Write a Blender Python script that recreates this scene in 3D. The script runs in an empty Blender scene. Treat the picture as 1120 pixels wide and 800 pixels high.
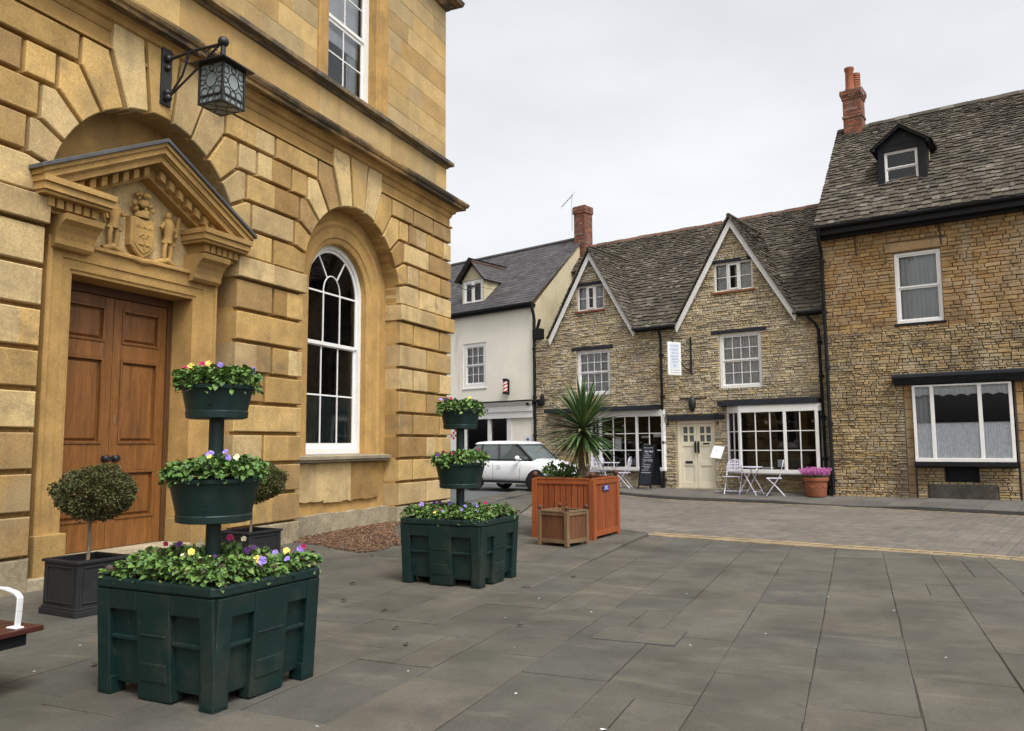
import bpy, bmesh, math, random
from mathutils import Vector, Matrix
from mathutils.geometry import tessellate_polygon
R = random.Random(11)
sc = bpy.context.scene
COL = sc.collection
PI = math.pi
rad = math.radians

def smooth(t):
    t = max(0., min(1., t)); return t*t*(3-2*t)

# ---------------------------------------------------------------- materials
def nodes(name):
    m = bpy.data.materials.new(name); m.use_nodes = True
    nt = m.node_tree; nt.nodes.clear()
    return m, nt
def nd(nt, t, **kw):
    n = nt.nodes.new(t)
    for k, v in kw.items(): setattr(n, k, v)
    return n
def setin(n, **kw):
    for k, v in kw.items(): n.inputs[k.replace('_', ' ')].default_value = v
def ramp(nt, stops, interp='LINEAR'):
    r = nd(nt, 'ShaderNodeValToRGB'); e = r.color_ramp.elements; r.color_ramp.interpolation = interp
    while len(e) > 1: e.remove(e[-1])
    e[0].position = stops[0][0]; e[0].color = tuple(stops[0][1]) + (1,) if len(stops[0][1]) == 3 else stops[0][1]
    for p, c in stops[1:]:
        x = e.new(p); x.color = tuple(c) + (1,) if len(c) == 3 else c
    return r
def mixc(nt, a, b, fac, mode='MIX'):
    m = nd(nt, 'ShaderNodeMix', data_type='RGBA', blend_type=mode)
    if isinstance(fac, (int, float)): m.inputs[0].default_value = fac
    else: nt.links.new(fac, m.inputs[0])
    for sock, v in ((m.inputs[6], a), (m.inputs[7], b)):
        if isinstance(v, tuple): sock.default_value = v if len(v) == 4 else v + (1,)
        else: nt.links.new(v, sock)
    return m.outputs[2]
def coords(nt, scale=(1, 1, 1)):
    tc = nd(nt, 'ShaderNodeTexCoord'); mp = nd(nt, 'ShaderNodeMapping')
    mp.inputs['Scale'].default_value = scale
    nt.links.new(tc.outputs['Object'], mp.inputs['Vector'])
    return mp.outputs['Vector']
def noise(nt, vec, scale, detail=4, rough=.6, dist=0.):
    n = nd(nt, 'ShaderNodeTexNoise'); setin(n, Scale=scale, Detail=detail, Roughness=rough, Distortion=dist)
    nt.links.new(vec, n.inputs['Vector']); return n.outputs['Fac']
def maprange(nt, v, a, b, c, d):
    m = nd(nt, 'ShaderNodeMapRange'); setin(m, From_Min=a, From_Max=b, To_Min=c, To_Max=d)
    nt.links.new(v, m.inputs['Value']); return m.outputs[0]
def pmat(name, cols, rough=.85, var=.25, vscale=2.5, fine=25., fvar=.2, bump=.3, bdist=.01, bscale=None, stretch=(1, 1, 1),
         stains=(), metal=0., spec=.35, coat=0., subsurf=0., interp='LINEAR'):
    """principled surface: colour per loose piece (cols), soft mottling, fine grain, stains with a shape of their own"""
    m, nt = nodes(name)
    out = nd(nt, 'ShaderNodeOutputMaterial'); p = nd(nt, 'ShaderNodeBsdfPrincipled')
    setin(p, Roughness=rough, Metallic=metal)
    p.inputs['Specular IOR Level'].default_value = spec
    p.inputs['Coat Weight'].default_value = coat
    nt.links.new(p.outputs[0], out.inputs[0])
    vec = coords(nt, stretch)
    if len(cols) == 1:
        rgb = nd(nt, 'ShaderNodeRGB'); rgb.outputs[0].default_value = tuple(cols[0]) + (1,); c = rgb.outputs[0]
    else:
        g = nd(nt, 'ShaderNodeNewGeometry')
        n = len(cols)
        rp = ramp(nt, [(i/(n-1), cols[i]) for i in range(n)], interp)
        nt.links.new(g.outputs['Random Per Island'], rp.inputs[0]); c = rp.outputs[0]
    if var:
        v = maprange(nt, noise(nt, vec, vscale, 5, .65), .3, .7, 1-var, 1+var)
        c = mixc(nt, c, v, 1., 'MULTIPLY')
    if fvar:
        v = maprange(nt, noise(nt, vec, fine, 5, .7), .3, .7, 1-fvar, 1+fvar)
        c = mixc(nt, c, v, 1., 'MULTIPLY')
    for (sc_col, sscale, lo, hi, amt, sst) in stains:
        f = maprange(nt, noise(nt, coords(nt, sst), sscale, 6, .65, .3), lo, hi, 0, amt)
        c = mixc(nt, c, sc_col, f)
    nt.links.new(c, p.inputs['Base Color'])
    if bump:
        b = nd(nt, 'ShaderNodeBump'); setin(b, Strength=bump, Distance=bdist)
        nt.links.new(noise(nt, vec, bscale or fine, 6, .7), b.inputs['Height'])
        nt.links.new(b.outputs[0], p.inputs['Normal'])
    return m
def flat(name, col, rough=.5, metal=0., spec=.4, coat=0.):
    return pmat(name, [col], rough, var=.06, fvar=.05, bump=.05, metal=metal, spec=spec, coat=coat)
def glassmat(name, tint=(.9, .92, .92), refl=1.0):
    m, nt = nodes(name)
    out = nd(nt, 'ShaderNodeOutputMaterial'); tr = nd(nt, 'ShaderNodeBsdfTransparent'); gl = nd(nt, 'ShaderNodeBsdfGlossy')
    tr.inputs[0].default_value = tint + (1,); gl.inputs[0].default_value = (refl, refl, refl, 1); gl.inputs['Roughness'].default_value = .02
    fr = nd(nt, 'ShaderNodeFresnel'); fr.inputs[0].default_value = 1.5
    b = nd(nt, 'ShaderNodeBump'); setin(b, Strength=.04, Distance=.02)
    nt.links.new(noise(nt, coords(nt), 3., 2, .5), b.inputs['Height'])
    nt.links.new(b.outputs[0], gl.inputs['Normal'])
    mx = nd(nt, 'ShaderNodeMixShader'); nt.links.new(fr.outputs[0], mx.inputs[0]); nt.links.new(tr.outputs[0], mx.inputs[1]); nt.links.new(gl.outputs[0], mx.inputs[2])
    nt.links.new(mx.outputs[0], out.inputs[0]); return m

soot = (.035, .032, .028)
MT = {}
MT['ashlar'] = pmat('golden_limestone_blocks', [(.27, .16, .054), (.45, .30, .115), (.34, .215, .074), (.55, .40, .185), (.40, .255, .09), (.49, .355, .17), (.30, .19, .075), (.40, .285, .135), (.51, .33, .12), (.43, .275, .095), (.36, .235, .10)],
    .92, var=.22, vscale=2.2, fine=42, fvar=.26, bump=.7, bdist=.008, interp='CONSTANT',
    stains=(((.17, .11, .05), 1.1, .53, .72, .6, (1, 1, .45)), ((.46, .33, .16), 2.6, .58, .75, .45, (1, 1, 1)), ((.11, .085, .055), .9, .57, .74, .7, (1, 1, 2)), ((.20, .155, .095), 2.4, .56, .72, .55, (2.2, 2.2, .35)), ((.30, .24, .14), .5, .55, .68, .5, (1, 1, 1))))
MT['ashlar_upper'] = pmat('weathered_limestone_ashlar', [(0.2893, 0.1932, 0.08033), (0.4289, 0.2995, 0.125), (0.3491, 0.2173, 0.07586), (0.4788, 0.3284, 0.1339), (0.3392, 0.2463, 0.1205), (0.389, 0.285, 0.1384), (0.4489, 0.2801, 0.09817)],
    .92, var=.18, vscale=1.5, fine=30, fvar=.16, bump=.35, bdist=.005,
    stains=(((.20, .16, .10), 1.2, .5, .72, .5, (1, 1, 1)),))
MT['mould'] = pmat('limestone_mouldings', [(0.378, 0.2297, 0.07582)], .9, var=.24, vscale=2.0, fine=30, fvar=.17, bump=.3, bdist=.006,
    stains=(((.22, .14, .06), 1.5, .52, .7, .6, (1, 1, .6)),))
MT['cornice'] = pmat('sooty_cornice_stone', [(0.368, 0.2376, 0.0935)], .92, var=.2, vscale=2.0, fine=30, fvar=.2, bump=.3, bdist=.006,
    stains=((soot, .55, .42, .56, .9, (1, 4, 1)), ((.06, .055, .045), 3.0, .5, .7, .6, (1, 1, 1))))
MT['string'] = pmat('weathered_string_course', [(.24, .165, .075)], .92, var=.25, vscale=2.5, fine=28, fvar=.25, bump=.35, stains=(((.055, .05, .042), .9, .40, .56, .9, (1, 5, 1)), ((.20, .19, .165), 2.4, .58, .72, .6, (1, 1, 1))))
MT['blackstone'] = pmat('soot_blackened_stone', [(.06, .055, .046)], .9, var=.35, vscale=3, fine=25, fvar=.3, bump=.3, stains=(((.20, .16, .10), 2.2, .6, .75, .5, (1, 1, 1)),))
MT['plinth'] = pmat('pitted_plinth_stone', [(.30, .255, .17), (.36, .30, .20), (.25, .21, .14), (.33, .26, .15)], .95, var=.25, vscale=2.5, fine=22, fvar=.3, bump=.7, bdist=.012,
    stains=(((.12, .11, .08), 1.6, .55, .72, .6, (1, 1, 1.5)), ((.10, .095, .075), 12., .62, .7, .7, (1, 1, 1))))
MT['lead'] = pmat('lead_sheet', [(.075, .076, .08)], .6, var=.2, fine=12, fvar=.15, bump=.15, spec=.5)
MT['oak'] = pmat('varnished_oak', [(0.1571, 0.06324, 0.0168), (0.2118, 0.08696, 0.0228), (0.1776, 0.07247, 0.0192)], .42, var=.3, vscale=1.6, fine=9, fvar=.28, bump=.15, bdist=.004, stretch=(7, 7, .55), spec=.4,
    stains=(((.05, .025, .012), 3.0, .58, .74, .6, (2, 2, .4)),))
MT['oakdark'] = pmat('dark_oak_frame', [(.09, .04, .016)], .5, var=.25, fine=9, fvar=.2, stretch=(7, 7, .6), bump=.1)
MT['white'] = pmat('white_gloss_paint', [(0.7232, 0.7119, 0.678)], .45, var=.05, fine=20, fvar=.04, bump=.06, bdist=.003, spec=.4, stains=(((.42, .40, .35), 2.6, .66, .8, .45, (1, 1, .5)),))
MT['cream'] = pmat('cream_door_paint', [(0.7316, 0.6726, 0.5192)], .45, var=.06, fine=18, fvar=.04, bump=.08, bdist=.003)
MT['blackpaint'] = pmat('black_gloss_paint', [(.008, .008, .009)], .6, var=.2, fine=15, fvar=.2, bump=.15, bdist=.004, spec=.25)
MT['slatepaint'] = pmat('dark_slate_blue_paint', [(.015, .017, .023)], .7, var=.25, fine=12, fvar=.25, bump=.3, bdist=.006)
MT['blackiron'] = pmat('black_wrought_iron', [(.010, .010, .011)], .5, var=.2, fine=30, fvar=.2, bump=.2, bdist=.003, spec=.5)
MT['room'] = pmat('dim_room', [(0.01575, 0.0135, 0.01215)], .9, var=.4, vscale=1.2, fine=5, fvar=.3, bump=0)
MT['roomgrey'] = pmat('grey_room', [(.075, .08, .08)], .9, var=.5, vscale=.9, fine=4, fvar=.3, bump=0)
MT['glass'] = glassmat('window_glass')
MT['glassdark'] = glassmat('old_window_glass', (.62, .66, .66))
MT['lampglass'] = pmat('leaded_lamp_glass', [(.19, .23, .22), (.23, .26, .24), (.16, .20, .20)], .25, var=.2, fine=14, fvar=.15, bump=.3, bdist=.004, spec=.5)
MT['curtain'] = pmat('net_curtain', [(.66, .68, .70)], .95, var=.1, fine=60, fvar=.12, bump=.1)
MT['drape'] = pmat('grey_drape', [(.50, .53, .54)], .95, var=.12, fine=30, fvar=.1, bump=.1, stretch=(6, 6, .3))
MT['lace'] = pmat('white_lace', [(0.896, 0.9184, 0.9632)], .95, var=.12, vscale=9, fine=40, fvar=.22, bump=.1)
MT['rubble'] = pmat('buff_rubble_stone', [(0.3072, 0.254, 0.1688), (0.4736, 0.4001, 0.2687), (0.3712, 0.3048, 0.1938), (0.5376, 0.4699, 0.325), (0.4352, 0.3556, 0.2188), (0.5504, 0.4255, 0.2313), (0.384, 0.3366, 0.25), (0.512, 0.4445, 0.3313), (0.2432, 0.2032, 0.1438), (0.576, 0.4826, 0.3125), (0.3456, 0.2794, 0.175)],
    .95, var=.22, vscale=1.4, fine=24, fvar=.28, bump=.6, bdist=.012,
    stains=(((.36, .23, .085), .55, .55, .70, .6, (1, 1, 1)), ((.13, .11, .08), .7, .53, .7, .65, (1, 1, 1.3)), ((.17, .155, .13), 2.3, .56, .7, .55, (1, 1, 1)), ((.085, .07, .05), 7., .62, .72, .6, (1, 1, 1.6))))
MT['ochre'] = pmat('ochre_coursed_stone', [(0.2214, 0.1307, 0.05421), (0.3432, 0.2092, 0.08378), (0.2767, 0.1569, 0.05914), (0.3985, 0.2615, 0.1133), (0.321, 0.2196, 0.1133), (0.3653, 0.2248, 0.08378), (0.2546, 0.1673, 0.08378), (0.3764, 0.2719, 0.1478)],
    .95, var=.2, vscale=1.3, fine=24, fvar=.24, bump=.55, bdist=.01,
    stains=(((.38, .33, .23), .6, .53, .66, .75, (1.6, 1, .35)), ((.10, .075, .05), .8, .52, .7, .7, (1, 1, .7)), ((.15, .125, .095), 2.4, .57, .7, .5, (1, 1, 1)), ((.07, .055, .04), 7., .63, .72, .5, (1, 1, 1.6))))
MT['warmrubble'] = pmat('warm_rubble_stone', [(0.2402, 0.1706, 0.08993), (0.3713, 0.2773, 0.1481), (0.2948, 0.2079, 0.1058), (0.415, 0.3199, 0.1799), (0.3276, 0.2346, 0.1164), (0.3931, 0.2719, 0.1164), (0.273, 0.2133, 0.1375), (0.3604, 0.2933, 0.1904), (0.1747, 0.1226, 0.06877)],
    .95, var=.22, vscale=1.4, fine=24, fvar=.28, bump=.6, bdist=.012,
    stains=(((.40, .345, .235), .5, .53, .66, .75, (1.7, 1, .35)), ((.10, .075, .05), .8, .50, .68, .75, (1.2, 1, .6)), ((.13, .115, .095), 2.3, .56, .7, .6, (1, 1, 1)), ((.07, .055, .04), 7., .62, .72, .55, (1, 1, 1.6))))
MT['mortar'] = pmat('lime_mortar', [(0.3105, 0.2542, 0.165)], .97, var=.3, vscale=1.5, fine=20, fvar=.3, bump=.6, bdist=.01)
MT['mortardark'] = pmat('weathered_mortar', [(0.165, 0.1176, 0.065)], .97, var=.3, vscale=1.5, fine=20, fvar=.3, bump=.6, bdist=.01)
MT['stoneslate'] = pmat('lichened_stone_slates', [(.045, .038, .028), (.088, .074, .054), (.064, .053, .038), (.115, .098, .072), (.074, .062, .045), (.054, .046, .035), (.15, .135, .108), (.082, .066, .043), (.06, .052, .042)],
    .95, var=.3, vscale=1.2, fine=18, fvar=.35, bump=.6, bdist=.012,
    stains=(((.30, .285, .25), 7., .68, .74, .6, (1, 1, 1)), ((.035, .035, .028), 1.0, .55, .72, .55, (1, 1, 1)), ((.12, .085, .03), 2.2, .64, .76, .5, (1, 1, 1))))
MT['darkslate'] = pmat('blue_grey_slates', [(.045, .043, .045), (.07, .066, .066), (.055, .052, .055), (.085, .08, .078), (.06, .052, .05)],
    .75, var=.25, vscale=1.3, fine=15, fvar=.25, bump=.3, stains=(((.12, .11, .095), 2.0, .58, .75, .5, (1, 1, 1)),))
MT['brick'] = pmat('soft_red_brick', [(.22, .075, .04), (.15, .055, .034), (.26, .095, .05), (.19, .09, .06), (.10, .05, .038), (.24, .15, .10)], .92, var=.25, vscale=4, fine=30, fvar=.25, bump=.4,
    stains=(((.07, .055, .045), 1.5, .58, .74, .6, (1, 1, 1)),))
MT['terracotta'] = pmat('terracotta', [(.25, .085, .04)], .85, var=.2, vscale=5, fine=25, fvar=.15, bump=.2, stains=(((.30, .20, .14), 3, .6, .75, .5, (1, 1, 1)),))
MT['render'] = pmat('cream_render', [(.80, .765, .65)], .9, var=.07, vscale=.8, fine=30, fvar=.05, bump=.2, bdist=.006, stains=(((.42, .39, .29), .8, .58, .75, .5, (1.5, 1.5, .4)),))
MT['renderyellow'] = pmat('ochre_stained_render', [(.47, .41, .27)], .9, var=.15, vscale=.9, fine=20, fvar=.08, bump=.3, stains=(((.20, .165, .10), .9, .55, .72, .6, (1, 1, .5)),))
MT['ridge'] = pmat('red_ridge_tile', [(.14, .07, .045), (.10, .065, .05), (.17, .085, .05)], .9, var=.3, fine=14, fvar=.3, bump=.4)
MT['slab'] = pmat('york_stone_slabs', [(0.07247, 0.06764, 0.05386), (0.09282, 0.08504, 0.06808), (0.08, 0.07597, 0.06284), (0.1056, 0.09411, 0.07255), (0.07548, 0.07294, 0.06208), (0.09812, 0.08655, 0.06583), (0.08529, 0.08126, 0.06808)],
    .85, var=.22, vscale=1.3, fine=75, fvar=.27, bump=.6, bdist=.004, spec=.25,
    stains=(((.046, .044, .036), .9, .48, .66, .7, (1, 1, 1)), ((.05, .046, .038), 5.5, .58, .72, .5, (1, 1, 1)), ((.18, .158, .115), 1.5, .57, .74, .5, (.6, 2.2, 1)), ((.055, .058, .042), .45, .52, .7, .45, (1, 1, 1)), ((.036, .033, .027), 3.2, .61, .76, .5, (1, 1, 1)), ((.06, .068, .04), 1.8, .64, .74, .45, (1, 1, 1))))
MT['joint'] = pmat('dirty_joint_sand', [(.040, .034, .025)], .98, var=.3, fine=40, fvar=.3, bump=.4)
MT['sett'] = pmat('block_paving_setts', [(0.1062, 0.09072, 0.07304), (0.136, 0.1159, 0.09462), (0.119, 0.1025, 0.083), (0.153, 0.1302, 0.1054), (0.09775, 0.08484, 0.07138)],
    .8, var=.2, vscale=.7, fine=40, fvar=.18, bump=.3, bdist=.004, stains=(((.20, .18, .15), .35, .55, .7, .4, (1, 1, 1)), ((.07, .062, .052), .5, .58, .72, .5, (1, 1, 1))))
MT['asphalt'] = pmat('grey_asphalt', [(.085, .088, .092)], .85, var=.15, vscale=.8, fine=90, fvar=.25, bump=.4, bdist=.004)
MT['earth'] = pmat('plain_ground', [(.07, .065, .055)], .95, var=.2, fine=10, fvar=.2, bump=.2)
MT['pave'] = pmat('footway_slabs', [(0.09, 0.0828, 0.072), (0.1215, 0.1098, 0.0945), (0.1035, 0.0945, 0.081), (0.1125, 0.1035, 0.09)], .85, var=.2, vscale=1.3, fine=40, fvar=.15, bump=.3, bdist=.004,
    stains=(((.06, .055, .047), 1.0, .55, .72, .5, (1, 1, 1)),))
MT['kerb'] = pmat('dark_kerb_stone', [(.055, .052, .05), (.075, .07, .066), (.065, .06, .056)], .8, var=.2, fine=30, fvar=.2, bump=.3)
MT['yellow'] = pmat('worn_yellow_line', [(.33, .25, .125)], .8, var=.25, vscale=3, fine=25, fvar=.3, bump=.2, stains=(((.16, .13, .095), 2.2, .5, .62, .85, (1, 1, 1)),))
MT['edging'] = pmat('buff_edging_setts', [(.25, .19, .11), (.21, .165, .10), (.28, .215, .125)], .85, var=.2, fine=30, fvar=.2, bump=.3)
MT['bark'] = pmat('bark_mulch', [(.12, .06, .033), (.19, .11, .06), (.075, .04, .023), (.24, .155, .09), (.15, .078, .042), (.10, .058, .038)], .95, var=.2, fine=40, fvar=.25, bump=.4)
MT['greenplastic'] = pmat('dark_green_plastic', [(.0024, .0165, .0138)], .5, var=.18, vscale=3, fine=40, fvar=.12, bump=.12, bdist=.003, spec=.4,
    stains=(((.024, .036, .031), 6.5, .60, .74, .55, (1, 1, 1)), ((.020, .021, .016), 1.8, .52, .74, .6, (1, 1, 1.8)), ((.05, .058, .05), 26., .66, .72, .7, (1, 1, .35)), ((.035, .034, .027), 2.6, .55, .72, .65, (1, 1, .8))))
MT['soil'] = pmat('potting_soil', [(.03, .02, .013)], .98, var=.4, fine=30, fvar=.4, bump=.6)
MT['leadplanter'] = pmat('lead_grey_planter', [(.016, .0165, .018)], .6, var=.2, vscale=4, fine=30, fvar=.2, bump=.2, stains=(((.05, .05, .052), 3., .58, .75, .6, (1, 1, 1)),))
MT['orangewood'] = pmat('orange_stained_boards', [(.215, .052, .014), (.255, .066, .018), (.185, .045, .013), (.235, .058, .016)], .6, var=.25, vscale=1.5, fine=9, fvar=.22, bump=.2, bdist=.004, stretch=(6, 6, .6),
    stains=(((.14, .045, .02), 2., .58, .75, .5, (1, 1, .6)),))
MT['faded'] = pmat('faded_brown_timber', [(.135, .082, .038), (.16, .10, .05), (.115, .068, .032)], .8, var=.25, vscale=2, fine=9, fvar=.25, bump=.25, stretch=(5, 5, .8), stains=(((.21, .155, .11), 2.5, .55, .72, .6, (1, 1, 1)),))
MT['fadedpanel'] = pmat('brown_stained_panels', [(.105, .040, .015), (.125, .05, .02)], .75, var=.25, vscale=2, fine=9, fvar=.25, bump=.25, stretch=(5, 5, .8))
MT['finial'] = pmat('turned_finials', [(.09, .035, .022)], .65, var=.3, fine=20, fvar=.2, bump=.2)
MT['mahogany'] = pmat('dark_red_bench_slats', [(.05, .014, .009), (.06, .017, .010)], .5, var=.25, fine=9, fvar=.2, stretch=(8, .8, 8), bump=.15, spec=.45)
MT['whitemetal'] = flat('white_powder_coat', (.72, .72, .73), .35)
MT['lilacmetal'] = flat('pale_lilac_metal', (.60, .57, .66), .45)
MT['carwhite'] = pmat('white_car_paint', [(.74, .75, .76)], .25, var=.03, fine=5, fvar=.02, bump=0, spec=.5, coat=.6)
MT['carblack'] = flat('black_car_trim', (.012, .012, .013), .4)
MT['carglass'] = pmat('tinted_glass_sky_reflection', [(.11, .13, .132)], .05, var=.1, fine=3, fvar=0, bump=0, spec=.9)  # dark tint with the sky reflection mixed into its lightened base colour
MT['tyre'] = flat('tyre_rubber', (.014, .014, .015), .85)
MT['alloy'] = flat('alloy_wheel', (.42, .43, .45), .35, metal=.7)
MT['headlamp'] = flat('clear_headlamp', (.55, .57, .6), .12, spec=.8)
MT['chalk'] = pmat('chalkboard', [(.020, .023, .032)], .8, var=.2, fine=12, fvar=.2, bump=.1)
MT['chalkmark'] = flat('white_chalk', (.62, .63, .66), .95)
MT['frost'] = pmat('frosted_film', [(.075, .10, .095)], .5, var=.15, vscale=2, fine=40, fvar=.1, bump=.1)
MT['brass'] = flat('dull_brass', (.30, .22, .10), .45, metal=.6)
MT['paper'] = flat('white_paper', (.72, .73, .76), .8)
MT['paleblue'] = flat('pale_blue_print', (.52, .58, .66), .7)
MT['inkgrey'] = flat('grey_print', (.33, .35, .42), .8)
MT['blueplate'] = flat('blue_enamel', (.012, .035, .22), .35)
MT['red'] = flat('red_enamel', (.42, .02, .03), .35)
MT['leaf'] = pmat('fresh_leaves', [(0.049, 0.1105, 0.0216), (0.084, 0.169, 0.0312), (0.126, 0.221, 0.042), (0.063, 0.13, 0.0288), (0.168, 0.26, 0.06), (0.07, 0.1365, 0.042), (0.028, 0.065, 0.0168)], .55, var=.15, fine=20, fvar=.12, bump=.1, spec=.35)
MT['leafdark'] = pmat('bronze_leaves', [(.05, .022, .016), (.035, .035, .016), (.07, .03, .02), (.03, .05, .018)], .55, var=.15, fine=20, fvar=.1, bump=.1)
MT['topiaryleaf'] = pmat('clipped_small_leaves', [(0.04875, 0.0598, 0.0156), (0.075, 0.08372, 0.0216), (0.03375, 0.04485, 0.012), (0.0975, 0.09867, 0.0288), (0.1031, 0.06279, 0.0216)], .6, var=.25, vscale=6, fine=20, fvar=.1, bump=.1)
MT['cordyline'] = pmat('sword_leaves', [(0.03167, 0.0677, 0.02028), (0.0509, 0.1037, 0.03042), (0.06786, 0.1201, 0.03549), (0.03959, 0.0819, 0.02231), (0.0961, 0.1474, 0.0507), (0.2714, 0.2948, 0.1217)], .45, var=.2, vscale=5, fine=30, fvar=.15, bump=.1, spec=.4)
MT['palmbark'] = pmat('fibrous_palm_bark', [(.15, .11, .06)], .95, var=.35, vscale=9, fine=40, fvar=.35, bump=.8, bdist=.02, stretch=(1, 1, 3))
MT['bark_thin'] = pmat('pale_thin_bark', [(.19, .15, .10)], .9, var=.25, vscale=8, fine=40, fvar=.25, bump=.4)
MT['heather'] = pmat('pink_heather', [(.38, .09, .27), (.50, .15, .36), (.30, .06, .22), (.55, .22, .42)], .8, var=.1, fine=20, fvar=.1, bump=0)
PET = {'yellow': flat('pale_yellow_petals', (.72, .58, .13), .7), 'mauve': flat('mauve_petals', (.30, .21, .60), .7),
       'magenta': flat('magenta_petals', (.36, .012, .09), .7), 'cream': flat('cream_petals', (.78, .72, .48), .7), 'purple': flat('dark_purple_petals', (.10, .03, .16), .7)}

# ---------------------------------------------------------------- mesh building
class MB:
    def __init__(s): s.v = []; s.f = []; s.mi = []; s.cur = 0
    def add(s, vs, fs):
        o = len(s.v); s.v += [tuple(v) for v in vs]
        for f in fs: s.f.append([i+o for i in f]); s.mi.append(s.cur)
    def box(s, x0, x1, y0, y1, z0, z1):
        s.add([(x0, y0, z0), (x1, y0, z0), (x1, y1, z0), (x0, y1, z0), (x0, y0, z1), (x1, y0, z1), (x1, y1, z1), (x0, y1, z1)],
              [(0, 3, 2, 1), (4, 5, 6, 7), (0, 1, 5, 4), (1, 2, 6, 5), (2, 3, 7, 6), (3, 0, 4, 7)])
    def fb(s, s0, s1, n0, n1, z0, z1):          # box in wall coordinates: along, outwards, up
        s.box(s0, s1, -n1, -n0, z0, z1)
    def obox(s, M4, sx, sy, sz):
        c = [M4 @ Vector((a*sx/2, b*sy/2, d*sz/2)) for d in (-1, 1) for a, b in ((-1, -1), (1, -1), (1, 1), (-1, 1))]
        s.add(c, [(0, 3, 2, 1), (4, 5, 6, 7), (0, 1, 5, 4), (1, 2, 6, 5), (2, 3, 7, 6), (3, 0, 4, 7)])
    def bar(s, a, b, w, h=None):                 # square bar between two points
        a, b = Vector(a), Vector(b); d = b-a; L = d.length
        q = d.to_track_quat('X', 'Z'); s.obox(Matrix.Translation((a+b)/2) @ q.to_matrix().to_4x4(), L, w, h or w)
    def tube(s, pts, r, seg=8, cap=True, closed=False):
        pts = [Vector(p) for p in pts]; n = len(pts); rs = r if isinstance(r, (list, tuple)) else [r]*n
        vs = []; up = None
        for i, p in enumerate(pts):
            if closed: t = pts[(i+1) % n]-pts[i-1]
            else: t = pts[min(i+1, n-1)]-pts[max(i-1, 0)]
            t.normalize()
            if up is None:
                up = Vector((0, 0, 1)) if abs(t.z) < .9 else Vector((1, 0, 0))
            a = t.cross(up)
            if a.length < 1e-5: a = t.orthogonal()
            a.normalize(); b = a.cross(t).normalized(); up = b
            for k in range(seg):
                q = 2*PI*k/seg; vs.append(p+a*(rs[i]*math.cos(q))+b*(rs[i]*math.sin(q)))
        fs = []
        m = n if closed else n-1
        for i in range(m):
            j = (i+1) % n
            for k in range(seg):
                fs.append((i*seg+k, i*seg+(k+1) % seg, j*seg+(k+1) % seg, j*seg+k))
        if cap and not closed:
            fs.append(tuple(range(seg-1, -1, -1))); fs.append(tuple((n-1)*seg+k for k in range(seg)))
        s.add(vs, fs)
    def lathe(s, prof, c=(0, 0, 0), seg=24, sx=1., sy=1.):
        vs = []; n = len(prof)
        for r, z in prof:
            for k in range(seg):
                q = 2*PI*k/seg; vs.append((c[0]+r*math.cos(q)*sx, c[1]+r*math.sin(q)*sy, c[2]+z))
        fs = []
        for i in range(n-1):
            for k in range(seg):
                fs.append((i*seg+k, i*seg+(k+1) % seg, (i+1)*seg+(k+1) % seg, (i+1)*seg+k))
        s.add(vs, fs)
    def ball(s, c, r, seg=12, rings=8, sc3=(1, 1, 1)):
        vs = []; fs = []
        for i in range(rings+1):
            a = PI*i/rings
            for k in range(seg):
                q = 2*PI*k/seg
                vs.append((c[0]+r*math.sin(a)*math.cos(q)*sc3[0], c[1]+r*math.sin(a)*math.sin(q)*sc3[1], c[2]-r*math.cos(a)*sc3[2]))
        for i in range(rings):
            for k in range(seg):
                fs.append((i*seg+k, i*seg+(k+1) % seg, (i+1)*seg+(k+1) % seg, (i+1)*seg+k))
        s.add(vs, fs)
    def prism(s, poly, n0, n1):                  # polygon in (s, z), counter-clockwise from the front, from depth n0 out to n1
        k = len(poly)
        vs = [(a, -n0, z) for a, z in poly]+[(a, -n1, z) for a, z in poly]
        fs = [(i, (i+1) % k, k+(i+1) % k, k+i) for i in range(k)]
        fs += [tuple(range(k, 2*k)), tuple(range(k-1, -1, -1))]
        s.add(vs, fs)
    def extr(s, prof, s0, s1):                   # profile in (n, z) run along the wall
        k = len(prof)
        vs = [(s0, -n, z) for n, z in prof]+[(s1, -n, z) for n, z in prof]
        fs = [(i, (i+1) % k, k+(i+1) % k, k+i) for i in range(k)]
        fs += [tuple(range(k-1, -1, -1)), tuple(range(k, 2*k))]
        s.add(vs, fs)
    def stone(s, poly, n0, n1, ch=.03, gap=.012, noch=()):
        k = len(poly)
        g = [0. if i in noch else gap for i in range(k)]
        c = [0. if i in noch else ch for i in range(k)]
        o = inset(poly, g); q = inset(o, c)
        vs = [(a, -n0, z) for a, z in o]+[(a, -(n1-ch*.9), z) for a, z in o]+[(a, -n1, z) for a, z in q]
        fs = []
        for i in range(k):
            j = (i+1) % k
            fs.append((i, j, k+j, k+i)); fs.append((k+i, k+j, 2*k+j, 2*k+i))
        fs.append(tuple(range(2*k, 3*k)))
        s.add(vs, fs)
    def sheet(s, outer, holes, n, back=None):    # flat wall with openings in (s, z); back adds the reveals
        loops = [[Vector((a, z, 0)) for a, z in outer]]+[[Vector((a, z, 0)) for a, z in h] for h in holes]
        tris = tessellate_polygon(loops)
        pts = [p for l in loops for p in l]
        vs = [(p.x, -n, p.y) for p in pts]; fs = []
        for t in tris:
            a, b, c = (pts[i] for i in t)
            fs.append(t if (b-a).cross(c-a).z > 0 else (t[0], t[2], t[1]))
        s.add(vs, fs)
        if back is not None:
            for h in holes:
                k = len(h); s.add([(a, -n, z) for a, z in h]+[(a, -back, z) for a, z in h], [(i, (i+1) % k, k+(i+1) % k, k+i) for i in range(k)])
    def quad(s, a, b, c, d): s.add([a, b, c, d], [(0, 1, 2, 3)])
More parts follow.
